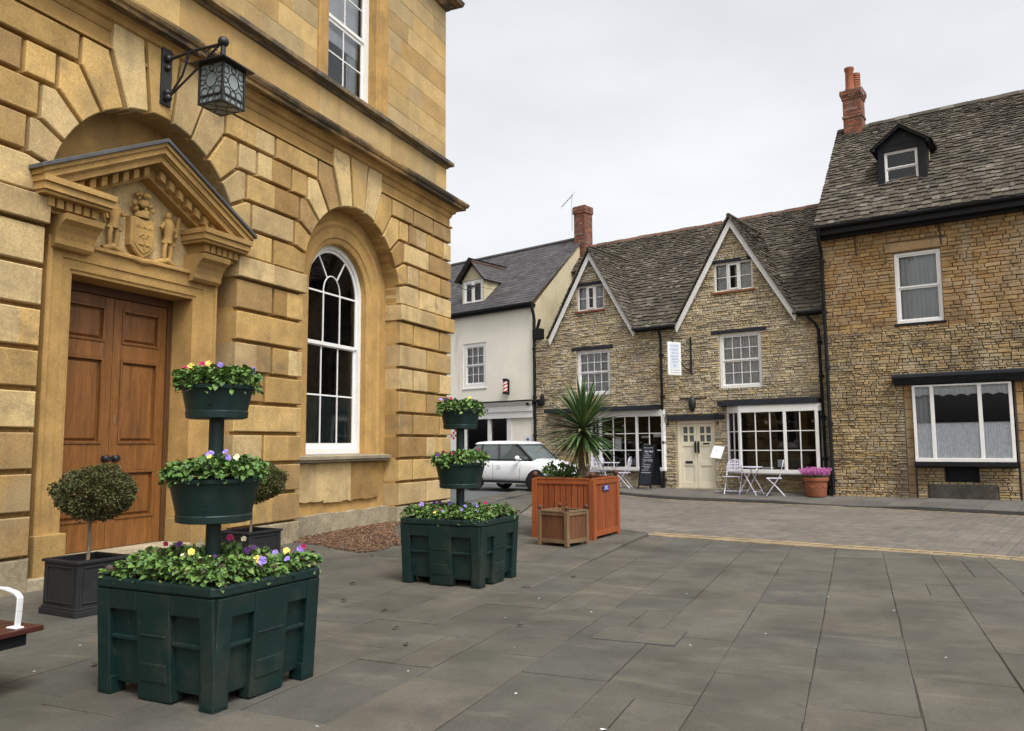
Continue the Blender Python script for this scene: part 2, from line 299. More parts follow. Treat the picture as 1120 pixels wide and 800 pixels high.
    def build(s, name, mat, parent=None, bevel=0., smooth_angle=None, matrix=None):
        me = bpy.data.meshes.new(name); me.from_pydata(s.v, [], s.f)
        mats = mat if isinstance(mat, (list, tuple)) else [mat]
        for m in mats: me.materials.append(m if not isinstance(m, str) else MT[m])
        if len(mats) > 1: me.polygons.foreach_set('material_index', s.mi)
        me.validate(); me.update()
        o = bpy.data.objects.new(name, me); COL.objects.link(o)
        if parent is not None: o.parent = parent
        if matrix is not None: o.matrix_local = matrix
        if bevel:
            b = o.modifiers.new('edge', 'BEVEL'); b.width = bevel; b.segments = 2; b.limit_method = 'ANGLE'; b.angle_limit = rad(40)
        if smooth_angle:
            bm = bmesh.new(); bm.from_mesh(me)
            bmesh.ops.remove_doubles(bm, verts=bm.verts, dist=1e-5)
            for f in bm.faces: f.smooth = True
            for e in bm.edges:
                if len(e.link_faces) == 2 and e.calc_face_angle(0) > rad(smooth_angle): e.smooth = False
            bm.to_mesh(me); bm.free()
        return o
def inset(poly, ds):
    k = len(poly); out = []
    for i in range(k):
        p0, p1, p2 = poly[i-1], poly[i], poly[(i+1) % k]
        d0, d1 = ds[i-1], ds[i]
        ax, az = p1[0]-p0[0], p1[1]-p0[1]; bx, bz = p2[0]-p1[0], p2[1]-p1[1]
        la = math.hypot(ax, az) or 1e-9; lb = math.hypot(bx, bz) or 1e-9
        na = (-az/la, ax/la); nb = (-bz/lb, bx/lb)
        cr = (ax*bz-az*bx)/(la*lb)
        if abs(cr) < .12:
            d = max(d0, d1) if abs(d0-d1) < 1e-9 else (d0+d1)/2
            out.append((p1[0]+na[0]*d, p1[1]+na[1]*d)); continue
        q = (p1[0]+na[0]*d0, p1[1]+na[1]*d0); w = (p1[0]+nb[0]*d1, p1[1]+nb[1]*d1)
        t = ((w[0]-q[0])*bz/lb-(w[1]-q[1])*bx/lb)/cr
        out.append((q[0]+ax/la*t, q[1]+az/la*t))
    return out
def empty(name, loc=(0, 0, 0), rz=0.):
    o = bpy.data.objects.new(name, None); COL.objects.link(o); o.location = loc; o.rotation_euler = (0, 0, rz); o.empty_display_size = .2
    return o
def tag(o, label=None, cat=None, group=None, kind=None):
    if label: o['label'] = label
    if cat: o['category'] = cat
    if group: o['group'] = group
    if kind: o['kind'] = kind
    return o
def copy_tree(o, parent=None):
    c = o.copy(); COL.objects.link(c); c.parent = parent
    for ch in list(o.children): copy_tree(ch, c)
    return c
def arc(c, z, r, a0, a1, n):
    return [(c+r*math.cos(a0+(a1-a0)*i/n), z+r*math.sin(a0+(a1-a0)*i/n)) for i in range(n+1)]
def rect(a, b, c, d): return [(a, c), (b, c), (b, d), (a, d)]

# ---------------------------------------------------------------- wall and roof generators
def subtract(ivs, a, b):
    out = []
    for x, y in ivs:
        if b <= x or a >= y: out.append((x, y)); continue
        if a > x: out.append((x, a))
        if b < y: out.append((b, y))
    return out
def rubble(mb, z0, z1, spans, openings, hr=(.06, .13), wr=(.12, .42), nb=0., prot=.022, rnd=None, gap=.008):
    """courses of separate stones; spans(z) gives the stretches of wall at that height"""
    r = rnd or R
    z = z0
    while z < z1:
        h = r.uniform(*hr); zm = z+h/2
        ivs = spans(zm)
        for (a, b, c, d) in openings:
            if c-.01 < zm < d+.01: ivs = subtract(ivs, a, b)
        for a, b in ivs:
            x = a
            while x < b-.02:
                w = r.uniform(*wr)
                if b-(x+w) < .1: w = b-x
                n1 = nb+r.uniform(0, prot); j = .008
                p = [(x+gap+r.uniform(0, j), z+gap+r.uniform(-j, j)), (x+w-gap-r.uniform(0, j), z+gap+r.uniform(-j, j)),
                     (x+w-gap-r.uniform(0, j), z+h-gap+r.uniform(-j, j)), (x+gap+r.uniform(0, j), z+h-gap+r.uniform(-j, j))]
                q = inset(p, [.011]*4)
                vs = [(u, -(nb-.05), v) for u, v in p]+[(u, -(n1-.004), v) for u, v in p]+[(u, -(n1+r.uniform(.002, .008)), v) for u, v in q]
                fs = [(8, 9, 10, 11)]
                for i in range(4):
                    k = (i+1) % 4; fs.append((i, k, 4+k, 4+i)); fs.append((4+i, 4+k, 8+k, 8+i))
                mb.add(vs, fs); x += w
        z += h
def slates(mb, O, U, V, rng, vmax, exp0, exp1, wr=(.16, .34), th=(.014, .03), jit=.02, rnd=None, lift=.0):
    """overlapping slates on a plane: O origin at the eave, U along it, V up the slope, rng(v) -> (u0, u1)"""
    r = rnd or R
    O, U, V = Vector(O), Vector(U).normalized(), Vector(V).normalized(); N = U.cross(V).normalized()
    v = -.05
    while v < vmax:
        e = exp0+(exp1-exp0)*max(0, v)/vmax
        g = rng(max(v, 0.001))
        if g:
            u0, u1 = g; u = u0-r.uniform(0, .1)
            while u < u1:
                w = r.uniform(*wr)*(.75+.5*(e/exp0))
                a, b = max(u, u0), min(u+w-.006, u1)
                if b-a > .02:
                    t = r.uniform(*th); l = lift+t; dv = r.uniform(-jit, jit); tl = r.uniform(-.006, .006)
                    lo, hi = v+dv, v+e*1.75
                    P = lambda uu, vv, nn: O+U*uu+V*vv+N*nn
                    vs = [P(a, lo, l+th[1]+tl), P(b, lo+r.uniform(-.008, .008), l+th[1]-tl), P(b, hi, lift+.004), P(a, hi, lift+.004),
                          P(a, lo, lift), P(b, lo, lift)]
                    mb.add(vs, [(0, 1, 2, 3), (4, 5, 1, 0), (5, 2, 1), (4, 0, 3)])
                u += w
        v += e
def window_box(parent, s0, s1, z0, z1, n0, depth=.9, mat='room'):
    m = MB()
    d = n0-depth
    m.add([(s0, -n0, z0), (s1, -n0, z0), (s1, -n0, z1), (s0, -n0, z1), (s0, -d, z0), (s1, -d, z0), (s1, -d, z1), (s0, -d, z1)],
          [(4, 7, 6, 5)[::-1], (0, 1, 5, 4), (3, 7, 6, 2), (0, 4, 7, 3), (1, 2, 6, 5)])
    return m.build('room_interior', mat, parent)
def pleats(parent, s0, s1, z0, z1, n, mat='curtain', name='curtain', amp=.018, pitch=.07, wavy_bottom=0.):
    m = MB(); k = max(8, int((s1-s0)/pitch*6)); vs = []
    for i in range(k+1):
        u = s0+(s1-s0)*i/k; w = amp*math.sin(u/pitch*2*PI+.9*math.sin(u*7.3))
        zb = z0+wavy_bottom*abs(math.sin(u*11))
        vs += [(u, -(n+w), zb), (u, -(n+w*.7), z1)]
    m.add(vs, [(2*i, 2*i+2, 2*i+3, 2*i+1) for i in range(k)])
    return m.build(name, mat, parent, smooth_angle=60)
def sash(parent, s0, s1, z0, z1, n, cols, rows, fw=.07, sash_w=.045, bar=.022, mat='white', glass='glass', sill=None, curtain=None, mid=True, room=.8, name='window', vbars=None, siln='window_sill', sillmat='blackpaint', deep=.07):
    """sliding sash window: outer frame, two sashes, bars; panes, sill, curtain and room are its pieces"""
    m = MB()
    m.fb(s0, s1, n-deep, n, z1-fw, z1); m.fb(s0, s1, n-deep, n, z0, z0+fw*1.1)
    m.fb(s0, s0+fw, n-deep, n, z0+fw*1.1, z1-fw); m.fb(s1-fw, s1, n-deep, n, z0+fw*1.1, z1-fw)
    a, b, c, d = s0+fw, s1-fw, z0+fw*1.1, z1-fw; zm = (c+d)/2
    parts = [(c, zm, n-.045), (zm, d, n-.02)] if mid else [(c, d, n-.02)]
    for i, (lo, hi, nn) in enumerate(parts):
        w = sash_w
        m.fb(a, b, nn-.03, nn, lo, lo+w); m.fb(a, b, nn-.03, nn, hi-w, hi)
        m.fb(a, a+w, nn-.03, nn, lo+w, hi-w); m.fb(b-w, b, nn-.03, nn, lo+w, hi-w)
        for k in range(1, cols):
            u = a+w+(b-a-2*w)*k/cols; m.fb(u-bar/2, u+bar/2, nn-.026, nn-.004, lo+w, hi-w)
        rr = rows[i] if isinstance(rows, (list, tuple)) else rows
        for k in range(1, rr):
            v = lo+w+(hi-lo-2*w)*k/rr; m.fb(a+w, b-w, nn-.024, nn-.005, v-bar/2, v+bar/2)
    o = m.build(name, mat, parent)
    p = MB()
    for lo, hi, nn in parts:
        p.quad((a+.02, -(nn-.016), lo+.02), (b-.02, -(nn-.016), lo+.02), (b-.02, -(nn-.016), hi-.02), (a+.02, -(nn-.016), hi-.02))
    p.build('pane', glass, o)
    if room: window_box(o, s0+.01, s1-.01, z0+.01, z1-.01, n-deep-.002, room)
    if sill:
        q = MB(); q.fb(s0-sill[0], s1+sill[0], n-.1, n+sill[1], z0-sill[2], z0-.002); q.build(siln, sillmat, o, bevel=.006)
    if curtain: curtain(o, a, b, c, d, n)
    return o
SKY_STRENGTH, SUN_STRENGTH, EXPOSURE = .15, 1.2, 0.74
# ================================================================ TOWN HALL (wall frame: s = world Y, n = world +X from x = -8.9)
SEND = 16.9                                      # far corner of the front
hall = tag(empty('town_hall', (-8.9, 0, 0), PI/2), 'golden limestone hall with rusticated arches and a carved pediment over its oak double door', 'town hall')
CHM, GAP = .014, .029
ZC = [.39, .89, 1.38, 1.86, 2.34, 2.82, 3.31, 3.81, 4.31]
ZA = [4.66, 5.13, 5.59, 6.05, 6.5, 6.9, 7.29]
RA = 1.6
CEN = [3.13, 8.03, 12.92]                        # window, door, window
DX = [RA+.84]+[(z-4.66)/math.tan(rad(13.846*(k+1))) for k, z in enumerate(ZA[1:])]
w = MB()
# backing with arched openings
holes = []
for c in CEN:
    holes.append([(c-RA-.03, .0), (c+RA+.03, .0)]+arc(c, 4.66, RA+.03, 0, PI, 28))
w.sheet([(-3, -.1), (SEND-.05, -.1), (SEND-.05, 7.4), (-3, 7.4)], [[(a, z if z > 0 else -.09) for a, z in h] for h in holes], -.02, -.36)
w.build('joint_backing', 'mould', hall)
w = MB()
def split(a, b, k):
    L = b-a
    if L < .75: return [(a, b)]
    if L < 1.3: return [(a, b)] if k % 2 else [(a, a+L*.52), (a+L*.52, b)]
    if L < 2.0: return [(a, b)] if k % 3 == 0 else [(a, a+L*(.42+.1*(k % 2))), (a+L*(.42+.1*(k % 2)), b)]
    n = int(L/1.05); e = [a+L*i/n for i in range(n+1)]
    if k % 2: e = [a]+[a+L*(i+.5)/n for i in range(n)]+[b]
    return list(zip(e[:-1], e[1:]))
def block(a, b, z0, z1, n0, n1, k):
    """one rusticated block, now and then made of two pieces with a flush joint"""
    if b-a > .8 and R.random() < .55:
        m = a+(b-a)*R.uniform(.35, .65)
        w.stone(rect(a, m, z0, z1), n0, n1, CHM, GAP, noch=(1,)); w.stone(rect(m, b, z0, z1), n0, n1, CHM, GAP, noch=(3,))
    else: w.stone(rect(a, b, z0, z1), n0, n1, CHM, GAP)
piers = [(-3, CEN[0]-RA), (CEN[0]+RA, CEN[1]-RA), (CEN[1]+RA, CEN[2]-RA), (CEN[2]+RA, SEND)]
for pa, pb in piers:
    for k, (z0, z1) in enumerate(zip(ZC[:-1], ZC[1:])):
        for a, b in split(pa, pb, k):
            edge = abs(a-pa) < .01 or abs(b-pb) < .01
            block(a, b, z0, z1, -.34 if edge else -.08, .075+R.uniform(0, .012), k)
bounds = [-3]+CEN+[SEND]
for k in range(6):                               # courses between and around the arches, then the voussoirs
    z0, z1 = ZA[k], ZA[k+1]
    dx = DX[k]
    if k < 5:
        ivs = [(-3, CEN[0]-dx)]+[(CEN[i]+dx, CEN[i+1]-dx) for i in range(2)]+[(CEN[2]+dx, SEND)]
        for a, b in ivs:
            if b-a < .1: continue
            n = max(1, round((b-a)/.95)); sh = .5 if k % 2 and n > 1 else 0
            es = [a]+[a+(b-a)*(i+sh)/n for i in range(0 if sh else 1, n)]+[b]
            for e0, e1 in zip(es[:-1], es[1:]):
                if e1-e0 > .05: block(e0, e1, z0, z1, -.08, .075+R.uniform(0, .012), k)
    for c in CEN:
        a0, a1 = rad(13.846*k), rad(13.846*(k+1))
        inner = arc(0, 4.66, RA, a1, a0, 4)
        dn = DX[k+1]
        ztop = z1 if k < 5 else 7.29
        if k == 4: ztop = 6.9
        poly = [(dx, z0), (dx, ztop), (dn, ztop)]+inner
        if k == 0: poly = [(dx, z0), (dx, ztop), (dn, ztop)]+inner
        nn = .08 if k < 5 else .11
        w.stone([(c+a, z) for a, z in poly], -.34, nn, CHM, GAP)
        w.stone([(c-a, z) for a, z in reversed(poly)], -.34, nn, CHM, GAP)
for c in CEN:
    d6 = DX[6]; inner = arc(c, 4.66, RA, rad(96.92), rad(83.08), 4)
    w.stone([(c+d6, 7.29), (c-d6, 7.29)]+inner, -.34, .12, CHM, GAP)
w.build('rusticated_blocks', 'ashlar', hall)
# plinth and impost band
for pa, pb in piers:
    w = MB()
    L = pb-pa; n = max(2, round(L/.85))
    for i in range(n):
        w.stone(rect(pa+L*i/n, pa+L*(i+1)/n, -.06, .39), -.34, .055+R.uniform(0, .02), .02, .004)
    w.build('plinth', 'plinth', hall, bevel=0)
for pa, pb in piers:
    w = MB()
    L = pb-pa; n = max(2, round(L/.9))
    for i in range(n):
        b = pa+L*(i+1)/n
        w.stone(rect(pa+L*i/n, b+(.07 if b > 16.8 else 0), 4.325, 4.655), -.34, .135, .012, .003, noch=())
    w.build('impost_band', 'ashlar', hall)
# mouldings that turn the corner
def turned(prof, name, mat, s0=-3.):
    m = MB(); k = len(prof); vs = []
    for n, z in prof: vs += [(s0, -n, z), (SEND-.05+n, -n, z), (SEND-.05+n, 9., z)]
    fs = []
    for i in range(k):
        j = (i+1) % k
        for t in range(2): fs.append((3*i+t, 3*i+t+1, 3*j+t+1, 3*j+t))
    m.add(vs, fs); return m.build(name, mat, hall)
turned([(-.3, 6.91), (.085, 6.905), (.09, 6.945), (.035, 6.96), (.035, 7.15), (-.3, 7.15)], 'fascia_band', 'mould')
turned([(-.3, 7.15), (.05, 7.152), (.07, 7.19), (.09, 7.25), (.14, 7.275), (.165, 7.34), (.20, 7.36), (.205, 7.385), (-.3, 7.385)], 'bed_mould', 'mould')
turned([(-.3, 7.385), (.33, 7.387), (.335, 7.44), (.37, 7.455), (.395, 7.50), (.40, 7.54), (.38, 7.56), (-.3, 7.63)], 'cornice', 'cornice')
turned([(-.3, 8.385), (.0, 8.39), (.03, 8.43), (.09, 8.455), (.12, 8.47), (.12, 8.55), (-.3, 8.60)], 'string_course', 'string')
turned([(-.3, 12.45), (.02, 12.46), (.06, 12.52), (.10, 12.6), (.28, 12.64), (.32, 12.75), (-.3, 12.8)], 'upper_cornice', 'cornice')
turned([(-.3, 12.79), (-.04, 12.8), (-.04, 13.7), (-.3, 13.75)], 'parapet', 'ashlar_upper')
# upper storey ashlar
UW = CEN
w = MB()
zz = [7.60, 8.40]+[8.58+.43*i for i in range(9)]+[12.46]
for k in range(len(zz)-1):
    z0, z1 = zz[k], zz[k+1]
    if k == 1: continue
    ivs = [(-3, SEND-.06)]
    if z0 > 8.5:
        for c in UW:
            if z0 < 11.95: ivs = subtract(ivs, c-1.17, c+1.17)
    for a, b in ivs:
        x = a; first = True
        while x < b-.01:
            L = R.uniform(.55, 1.5)
            if b-(x+L) < .4: L = b-x
            w.stone(rect(x, x+L, z0, z1), -.25, -.035 if z0 < 8.5 else -.055+R.uniform(0, .004), .005, .0015); x += L
w.build('upper_wall', 'ashlar_upper', hall)
w = MB()                                         # end wall, back and roof close the building
w.box(SEND-.35, SEND-.06, .06, 9, -.1, 13.6); w.box(-3, SEND-.06, 8.8, 9, -.1, 13.6); w.box(-3.2, -3, .0, 9, -.1, 13.6)
w.add([(-3, .1, 13.3), (SEND-.1, .1, 13.3), (SEND-.1, 9, 13.3), (-3, 9, 13.3), (1, 4.5, 16), (SEND-4, 4.5, 16)], [(0, 1, 5, 4), (1, 2, 5), (2, 3, 4, 5), (3, 0, 4)])
w.build('end_wall', 'ashlar_upper', hall)
w = MB()
for k, (z0, z1) in enumerate(zip(ZC[:-1]+ZA[:-2], ZC[1:]+ZA[1:-1])):      # quoins showing on the turned end
    for a, b in ((0, .8), (.8, 1.9)):
        w.add([(SEND-.1, a+.02, z0+.03), (SEND+.0, a+.02, z0+.03), (SEND+.0, b-.02, z0+.03), (SEND-.1, b-.02, z0+.03), (SEND-.1, a+.02, z1-.03), (SEND+.0, a+.02, z1-.03), (SEND+.0, b-.02, z1-.03), (SEND-.1, b-.02, z1-.03)],
              [(0, 3, 2, 1), (4, 5, 6, 7), (0, 1, 5, 4), (1, 2, 6, 5), (2, 3, 7, 6)])
w.build('quoin', 'ashlar', hall)

def arch_sweep(m, c, prof, z0, spring=4.66, seg=32):
    """moulding profile (r, n) carried up one jamb, round the arch and down the other"""
    path = [(1, 0, z0)]+[(math.cos(a), math.sin(a), None) for a in [PI*i/seg for i in range(seg+1)]]+[(-1, 0, z0)]
    vs = []; k = len(prof)
    for cx, sx, z in path:
        for r, n in prof: vs.append((c+r*cx, -n, (spring+r*sx) if z is None else z))
    fs = []
    for i in range(len(path)-1):
        for j in range(k-1): fs.append((i*k+j, i*k+j+1, (i+1)*k+j+1, (i+1)*k+j))
    m.add(vs, fs)
def arched_window(c):
    sur = MB()
    arch_sweep(sur, c, [(1.66, -.285), (1.42, -.285), (1.40, -.25), (1.33, -.235), (1.29, -.255), (1.27, -.27), (1.08, -.275), (1.05, -.305), (.985, -.315), (.955, -.335), (.95, -.56)], 1.40)
    sur.build('window_surround', 'mould', hall, smooth_angle=35)
    ap = MB()
    ap.fb(c-1.62, c+1.62, -.5, -.30, -.06, 1.35)
    ap.build('apron_backing', 'mould', hall)
    ap = MB(); e = [c-1.6, c-.5, c+.35, c+1.35, c+1.6]
    for a, b in zip(e[:-2], e[1:-1]):            # worn apron slabs with a ragged lower edge
        n = 8; bot = [(a+(b-a)*i/n, .60+R.uniform(-.02, .02)+.05*(a < c-1)) for i in range(n+1)]
        ap.prism(bot+[(b, 1.335), (a, 1.335)], -.31, -.245)
    ap.build('apron_panel', 'ashlar', hall)
    ap = MB()
    n = 14; top = [(c-1.6+3.2*i/n, .40+R.uniform(-.015, .02)) for i in range(n+1)]
    ap.prism([(c-1.6, -.06), (c+1.6, -.06)]+top[::-1], -.31, -.17)
    ap.build('apron_plinth', 'plinth', hall)
    sl = MB(); sl.extr([(-.56, 1.36), (-.14, 1.355), (-.135, 1.40), (-.09, 1.405), (-.085, 1.46), (-.30, 1.485), (-.56, 1.50)], c-1.59, c+1.59)
    sl.build('window_sill', 'plinth', hall)
    # timber window
    f = MB(); n0 = -.46; ro = .955; ri = .86
    arch_sweep(f, c, [(ro, n0-.1), (ro, n0), (ri, n0), (ri, n0-.06), (ri-.0, n0-.1)], 1.50)
    f.fb(c-.86, c+.86, n0-.1, n0-.005, 1.50, 1.60)
    s_o, s_i = .86, .80
    n1 = n0-.035
    arch_sweep(f, c, [(s_o, n1-.04), (s_o, n1), (s_i, n1), (s_i, n1-.04)], 3.62)
    f.fb(c-.80, c+.80, n1-.04, n1, 3.60, 3.67)                       # meeting rail
    n2 = n0-.07
    f.fb(c-.86, c-.79, n2-.04, n2, 1.6, 3.64); f.fb(c+.79, c+.86, n2-.04, n2, 1.6, 3.64); f.fb(c-.79, c+.79, n2-.04, n2, 1.6, 1.71); f.fb(c-.79, c+.79, n2-.041, n2-.001, 3.58, 3.64)
    f.fb(c-.79, c+.79, n2-.035, n2-.008, 2.62, 2.65)
    for t in (-.27, .27):
        f.fb(c+t-.014, c+t+.014, n2-.034, n2-.006, 1.71, 3.58)
        f.fb(c+t-.014, c+t+.014, n1-.034, n1-.006, 3.67, 4.66)
    f.fb(c-.80, c+.80, n1-.036, n1-.008, 4.62, 4.655)
    k = 14
    ring = [(c+.27*math.cos(PI*i/k), -(n1-.02), 4.66+.34*math.sin(PI*i/k)) for i in range(k+1)]
    f.tube(ring, .015, 6)
    for a in (58, 122):
        ca, sa = math.cos(rad(a)), math.sin(rad(a))
        f.bar((c+.30*ca, -(n1-.02), 4.66+.33*sa), (c+.81*ca, -(n1-.02), 4.66+.81*sa), .028)
    win = f.build('arched_window', 'white', hall)
    q = MB(); q.fb(c-.79, c+.79, n2-.07, n2-.06, 1.66, 2.62); q.build('frosted_film', 'frost', win)
    p = MB(); p.sheet(rect(c-.84, c+.84, 1.6, 3.62), [], n2-.02); p.sheet([(c+.83, 3.62)]+arc(c, 4.66, .83, 0, PI, 24)+[(c-.83, 3.62)], [], n1-.022)
    p.build('pane', 'glassdark', win)
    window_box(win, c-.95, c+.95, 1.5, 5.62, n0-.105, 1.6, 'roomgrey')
for c in (CEN[0], CEN[2]): arched_window(c)
# recess behind the doorway
w = MB(); w.fb(6.35, 6.90, -.6, -.34, -.06, 6.4); w.fb(9.04, 9.72, -.6, -.34, -.06, 6.4); w.fb(6.90, 9.04, -.6, -.341, 3.92, 6.4)
w.build('doorway_recess', 'mould', hall)
c = 7.97
dr = MB()                                        # stone architrave round the door
def frame_sweep(m, c, prof, z0, zt, h):
    k = len(prof); vs = []
    for sx, top in ((1, 0), (1, 1), (-1, 1), (-1, 0)):
        for r, n in prof: vs.append((c+sx*(h+r), -n, (zt+r) if top else z0))
    m.add(vs, [(i*k+j, i*k+j+1, (i+1)*k+j+1, (i+1)*k+j) for i in range(3) for j in range(k-1)])
prof = [(.40, -.36), (.40, -.07), (.385, -.05), (.35, -.05), (.34, -.085), (.325, -.10), (.17, -.105), (.16, -.125), (.05, -.13), (.035, -.15), (0, -.155), (0, -.60)]
frame_sweep(dr, c, prof, .6, 3.86, 1.01)
sur = dr.build('door_surround', 'mould', hall)
for sx in (-1, 1):
    b = MB()
    b.fb(min(c+sx*1.005, c+sx*1.42), max(c+sx*1.005, c+sx*1.42), -.60, -.03, -.06, .615)
    b.build('plinth_block', 'ashlar', sur, bevel=.012)
st = MB(); st.fb(c-1.0, c+1.0, -.75, -.02, -.06, .275); st.build('door_step', 'plinth', hall, bevel=.015)
st = MB(); st.fb(c-1.75, c+1.75, -.36, .06, -.06, .13); st.build('lower_step', 'plinth', hall, bevel=.012)
# tympanum and pediment
ty = MB()
ty.prism([(c-1.42, 4.285), (c+1.42, 4.285), (c+1.42, 4.78), (c, 5.5), (c-1.42, 4.78)], -.36, -.2)
ty.build('tympanum', 'ashlar', hall)
def rake(m, d0, d1, n0, n1, half=1.78, apex=5.86, foot=4.94):
    t = (apex-foot)/half; k = math.sqrt(1+t*t)
    for sx in (1, -1):
        zc = 4.867; xl = min(half, (apex-d1*k-zc)/t); xu = min(half, (apex-d0*k-zc)/t)
        p = [(c, apex-d1*k), (c+sx*xl, apex-d1*k-t*xl)]+([(c+sx*half, zc)] if xl < half and xu >= half and apex-d0*k-t*half > zc+.001 else [])+[(c+sx*xu, apex-d0*k-t*xu), (c, apex-d0*k)]
        m.prism(p if sx > 0 else p[::-1], n0, n1)
pd = MB(); rake(pd, .0, .05, -.36, .30); rake(pd, .05, .13, -.36, .27); rake(pd, .13, .155, -.36, .235); rake(pd, .155, .235, -.36, .21)
rake(pd, .235, .262, -.36, .04, 1.6, 5.86, 5.033); rake(pd, .262, .41, -.36, -.02, 1.5, 5.86, 5.085)
pdo = pd.build('pediment', 'mould', hall)
ld = MB(); rake(ld, -.05, -.002, -.36, .335, 1.82, 5.86, 4.919); ld.build('lead_flashing', 'lead', pdo, bevel=.006)
t = .92/1.78; k = math.sqrt(1+t*t)
for sx in (1, -1):
    for i in range(8):
        u = .10+.165*i
        x = c+sx*u; zt = 5.86-u*t-.265*k
        p = [(x, zt), (x+sx*.085, zt-.085*t), (x+sx*.085, zt-.085*t-.115), (x, zt-.115)]
        dn = MB(); dn.prism(p[::-1] if sx > 0 else p, -.03, .10); dn.build('dentil', 'mould', pdo)
for sx in (1, -1):                               # cornice returns over the consoles
    a, b = sorted((c+sx*.76, c+sx*1.76))
    m = MB()
    m.fb(a, b, -.36, .306, 4.79, 4.863); m.fb(a+.02, b-.02, -.36, .276, 4.70, 4.789); m.fb(a+.04, b-.04, -.36, .241, 4.66, 4.699); m.fb(a+.15, b-.15, -.36, .05, 4.50, 4.659)
    m.build('cornice_return', 'mould', pdo)
    for i in range(6):
        x = a+.16+i*(b-a-.40)/5; dn = MB(); dn.fb(x, x+.085, .0, .15, 4.545, 4.655); dn.build('dentil', 'mould', pdo)
    cs = MB(); prof = [(-.2, 4.10), (-.02, 4.11), (.02, 4.15), (.03, 4.22), (.06, 4.30), (.12, 4.38), (.19, 4.43), (.21, 4.50), (-.2, 4.50)]
    x0 = c+sx*1.12; cs.extr(prof, x0-.27, x0+.27); cs.build('console', 'mould', pdo)
# carved arms: shield, crest and two club-bearing supporters
def nn(n): return -n
arms = MB()
sh = [(c-.20, 4.82), (c-.20, 4.42), (c-.12, 4.32), (c, 4.25), (c+.12, 4.32), (c+.20, 4.42), (c+.20, 4.82)]
arms.stone(sh, -.21, -.08, .02, 0); arms.stone([(c+(a-c)*.78, 4.55+(z-4.55)*.78) for a, z in sh], -.1, -.065, .01, 0)
arms_o = arms.build('coat_of_arms', 'mould', hall)
ch = MB()
for dx_ in (-.10, 0, .10):
    for q in (-1, 0, 1): ch.ball((c+dx_+q*.022, .062, 4.70+(.02 if q == 0 else 0)), .02, 8, 6, (1, .5, 1.3))
ch.fb(c-.008, c+.008, -.07, -.05, 4.38, 4.58); ch.fb(c-.09, c+.09, -.07, -.05, 4.44, 4.46)
for q in range(5): ch.ball((c-.06+.03*q, .06, 4.57+.03*math.sin(q*2)), .022, 8, 6, (1, .5, 1))
ch.build('shield_charges', 'mould', arms_o)
cr = MB()
rr = random.Random(5)
for i in range(26):
    a = rr.uniform(0, 2*PI); q = rr.uniform(0, .17)
    cr.ball((c+q*math.cos(a)*1.2, .11+rr.uniform(-.02, .03), 5.03+q*math.sin(a)*.9), rr.uniform(.025, .05), 8, 6, (1, .8, 1))
cr.lathe([(.11, 4.83), (.125, 4.87), (.10, 4.9), (.09, 4.92)], (c, .12, 0), 12, 1, .6)
cr.build('crest', 'mould', arms_o, smooth_angle=60); cr = MB()
cr.tube([(c-.34, .13, 4.30), (c-.2, .10, 4.235), (c, .09, 4.215), (c+.2, .10, 4.235), (c+.34, .13, 4.30)], [.03, .045, .05, .045, .03], 8)
cr.build('scroll', 'mould', arms_o, smooth_angle=60)
for sx in (-1, 1):
    fg = MB(); x = c+sx*.46; y = .12
    fg.tube([(x-.05, y, 4.33), (x-.06, y-.01, 4.48), (x-.035, y, 4.62)], [.03, .034, .045], 8)
    fg.tube([(x+.05, y, 4.33), (x+.055, y-.01, 4.48), (x+.035, y, 4.62)], [.03, .034, .045], 8)
    fg.tube([(x, y, 4.58), (x, y-.01, 4.70), (x, y-.015, 4.82), (x, y, 4.90), (x, y, 4.94)], [.07, .062, .085, .06, .032], 10)
    fg.ball((x+sx*-.01, y-.01, 4.98), .05, 10, 8, (.9, .9, 1.15))
    fg.tube([(x-sx*.075, y, 4.86), (x-sx*.13, y-.02, 4.77), (x-sx*.17, y-.02, 4.80)], [.03, .025, .022], 8)
    fg.tube([(x+sx*.075, y, 4.86), (x+sx*.14, y-.02, 4.76), (x+sx*.12, y-.03, 4.68)], [.03, .025, .022], 8)
    fg.tube([(x+sx*.13, y, 4.64), (x+sx*.17, y, 4.8), (x+sx*.19, y, 5.0)], [.018, .022, .035], 8)
    for q in range(8): fg.ball((x+.1*math.cos(q), y-.02, 4.57+.012*math.sin(q*3)), .022, 6, 4)
    fg.tube([(x-.14, y+.02, 4.28), (x, y, 4.325), (x+.14, y+.02, 4.28)], [.04, .05, .04], 8)
    fg.build('supporter_figure', 'mould', arms_o, smooth_angle=60)
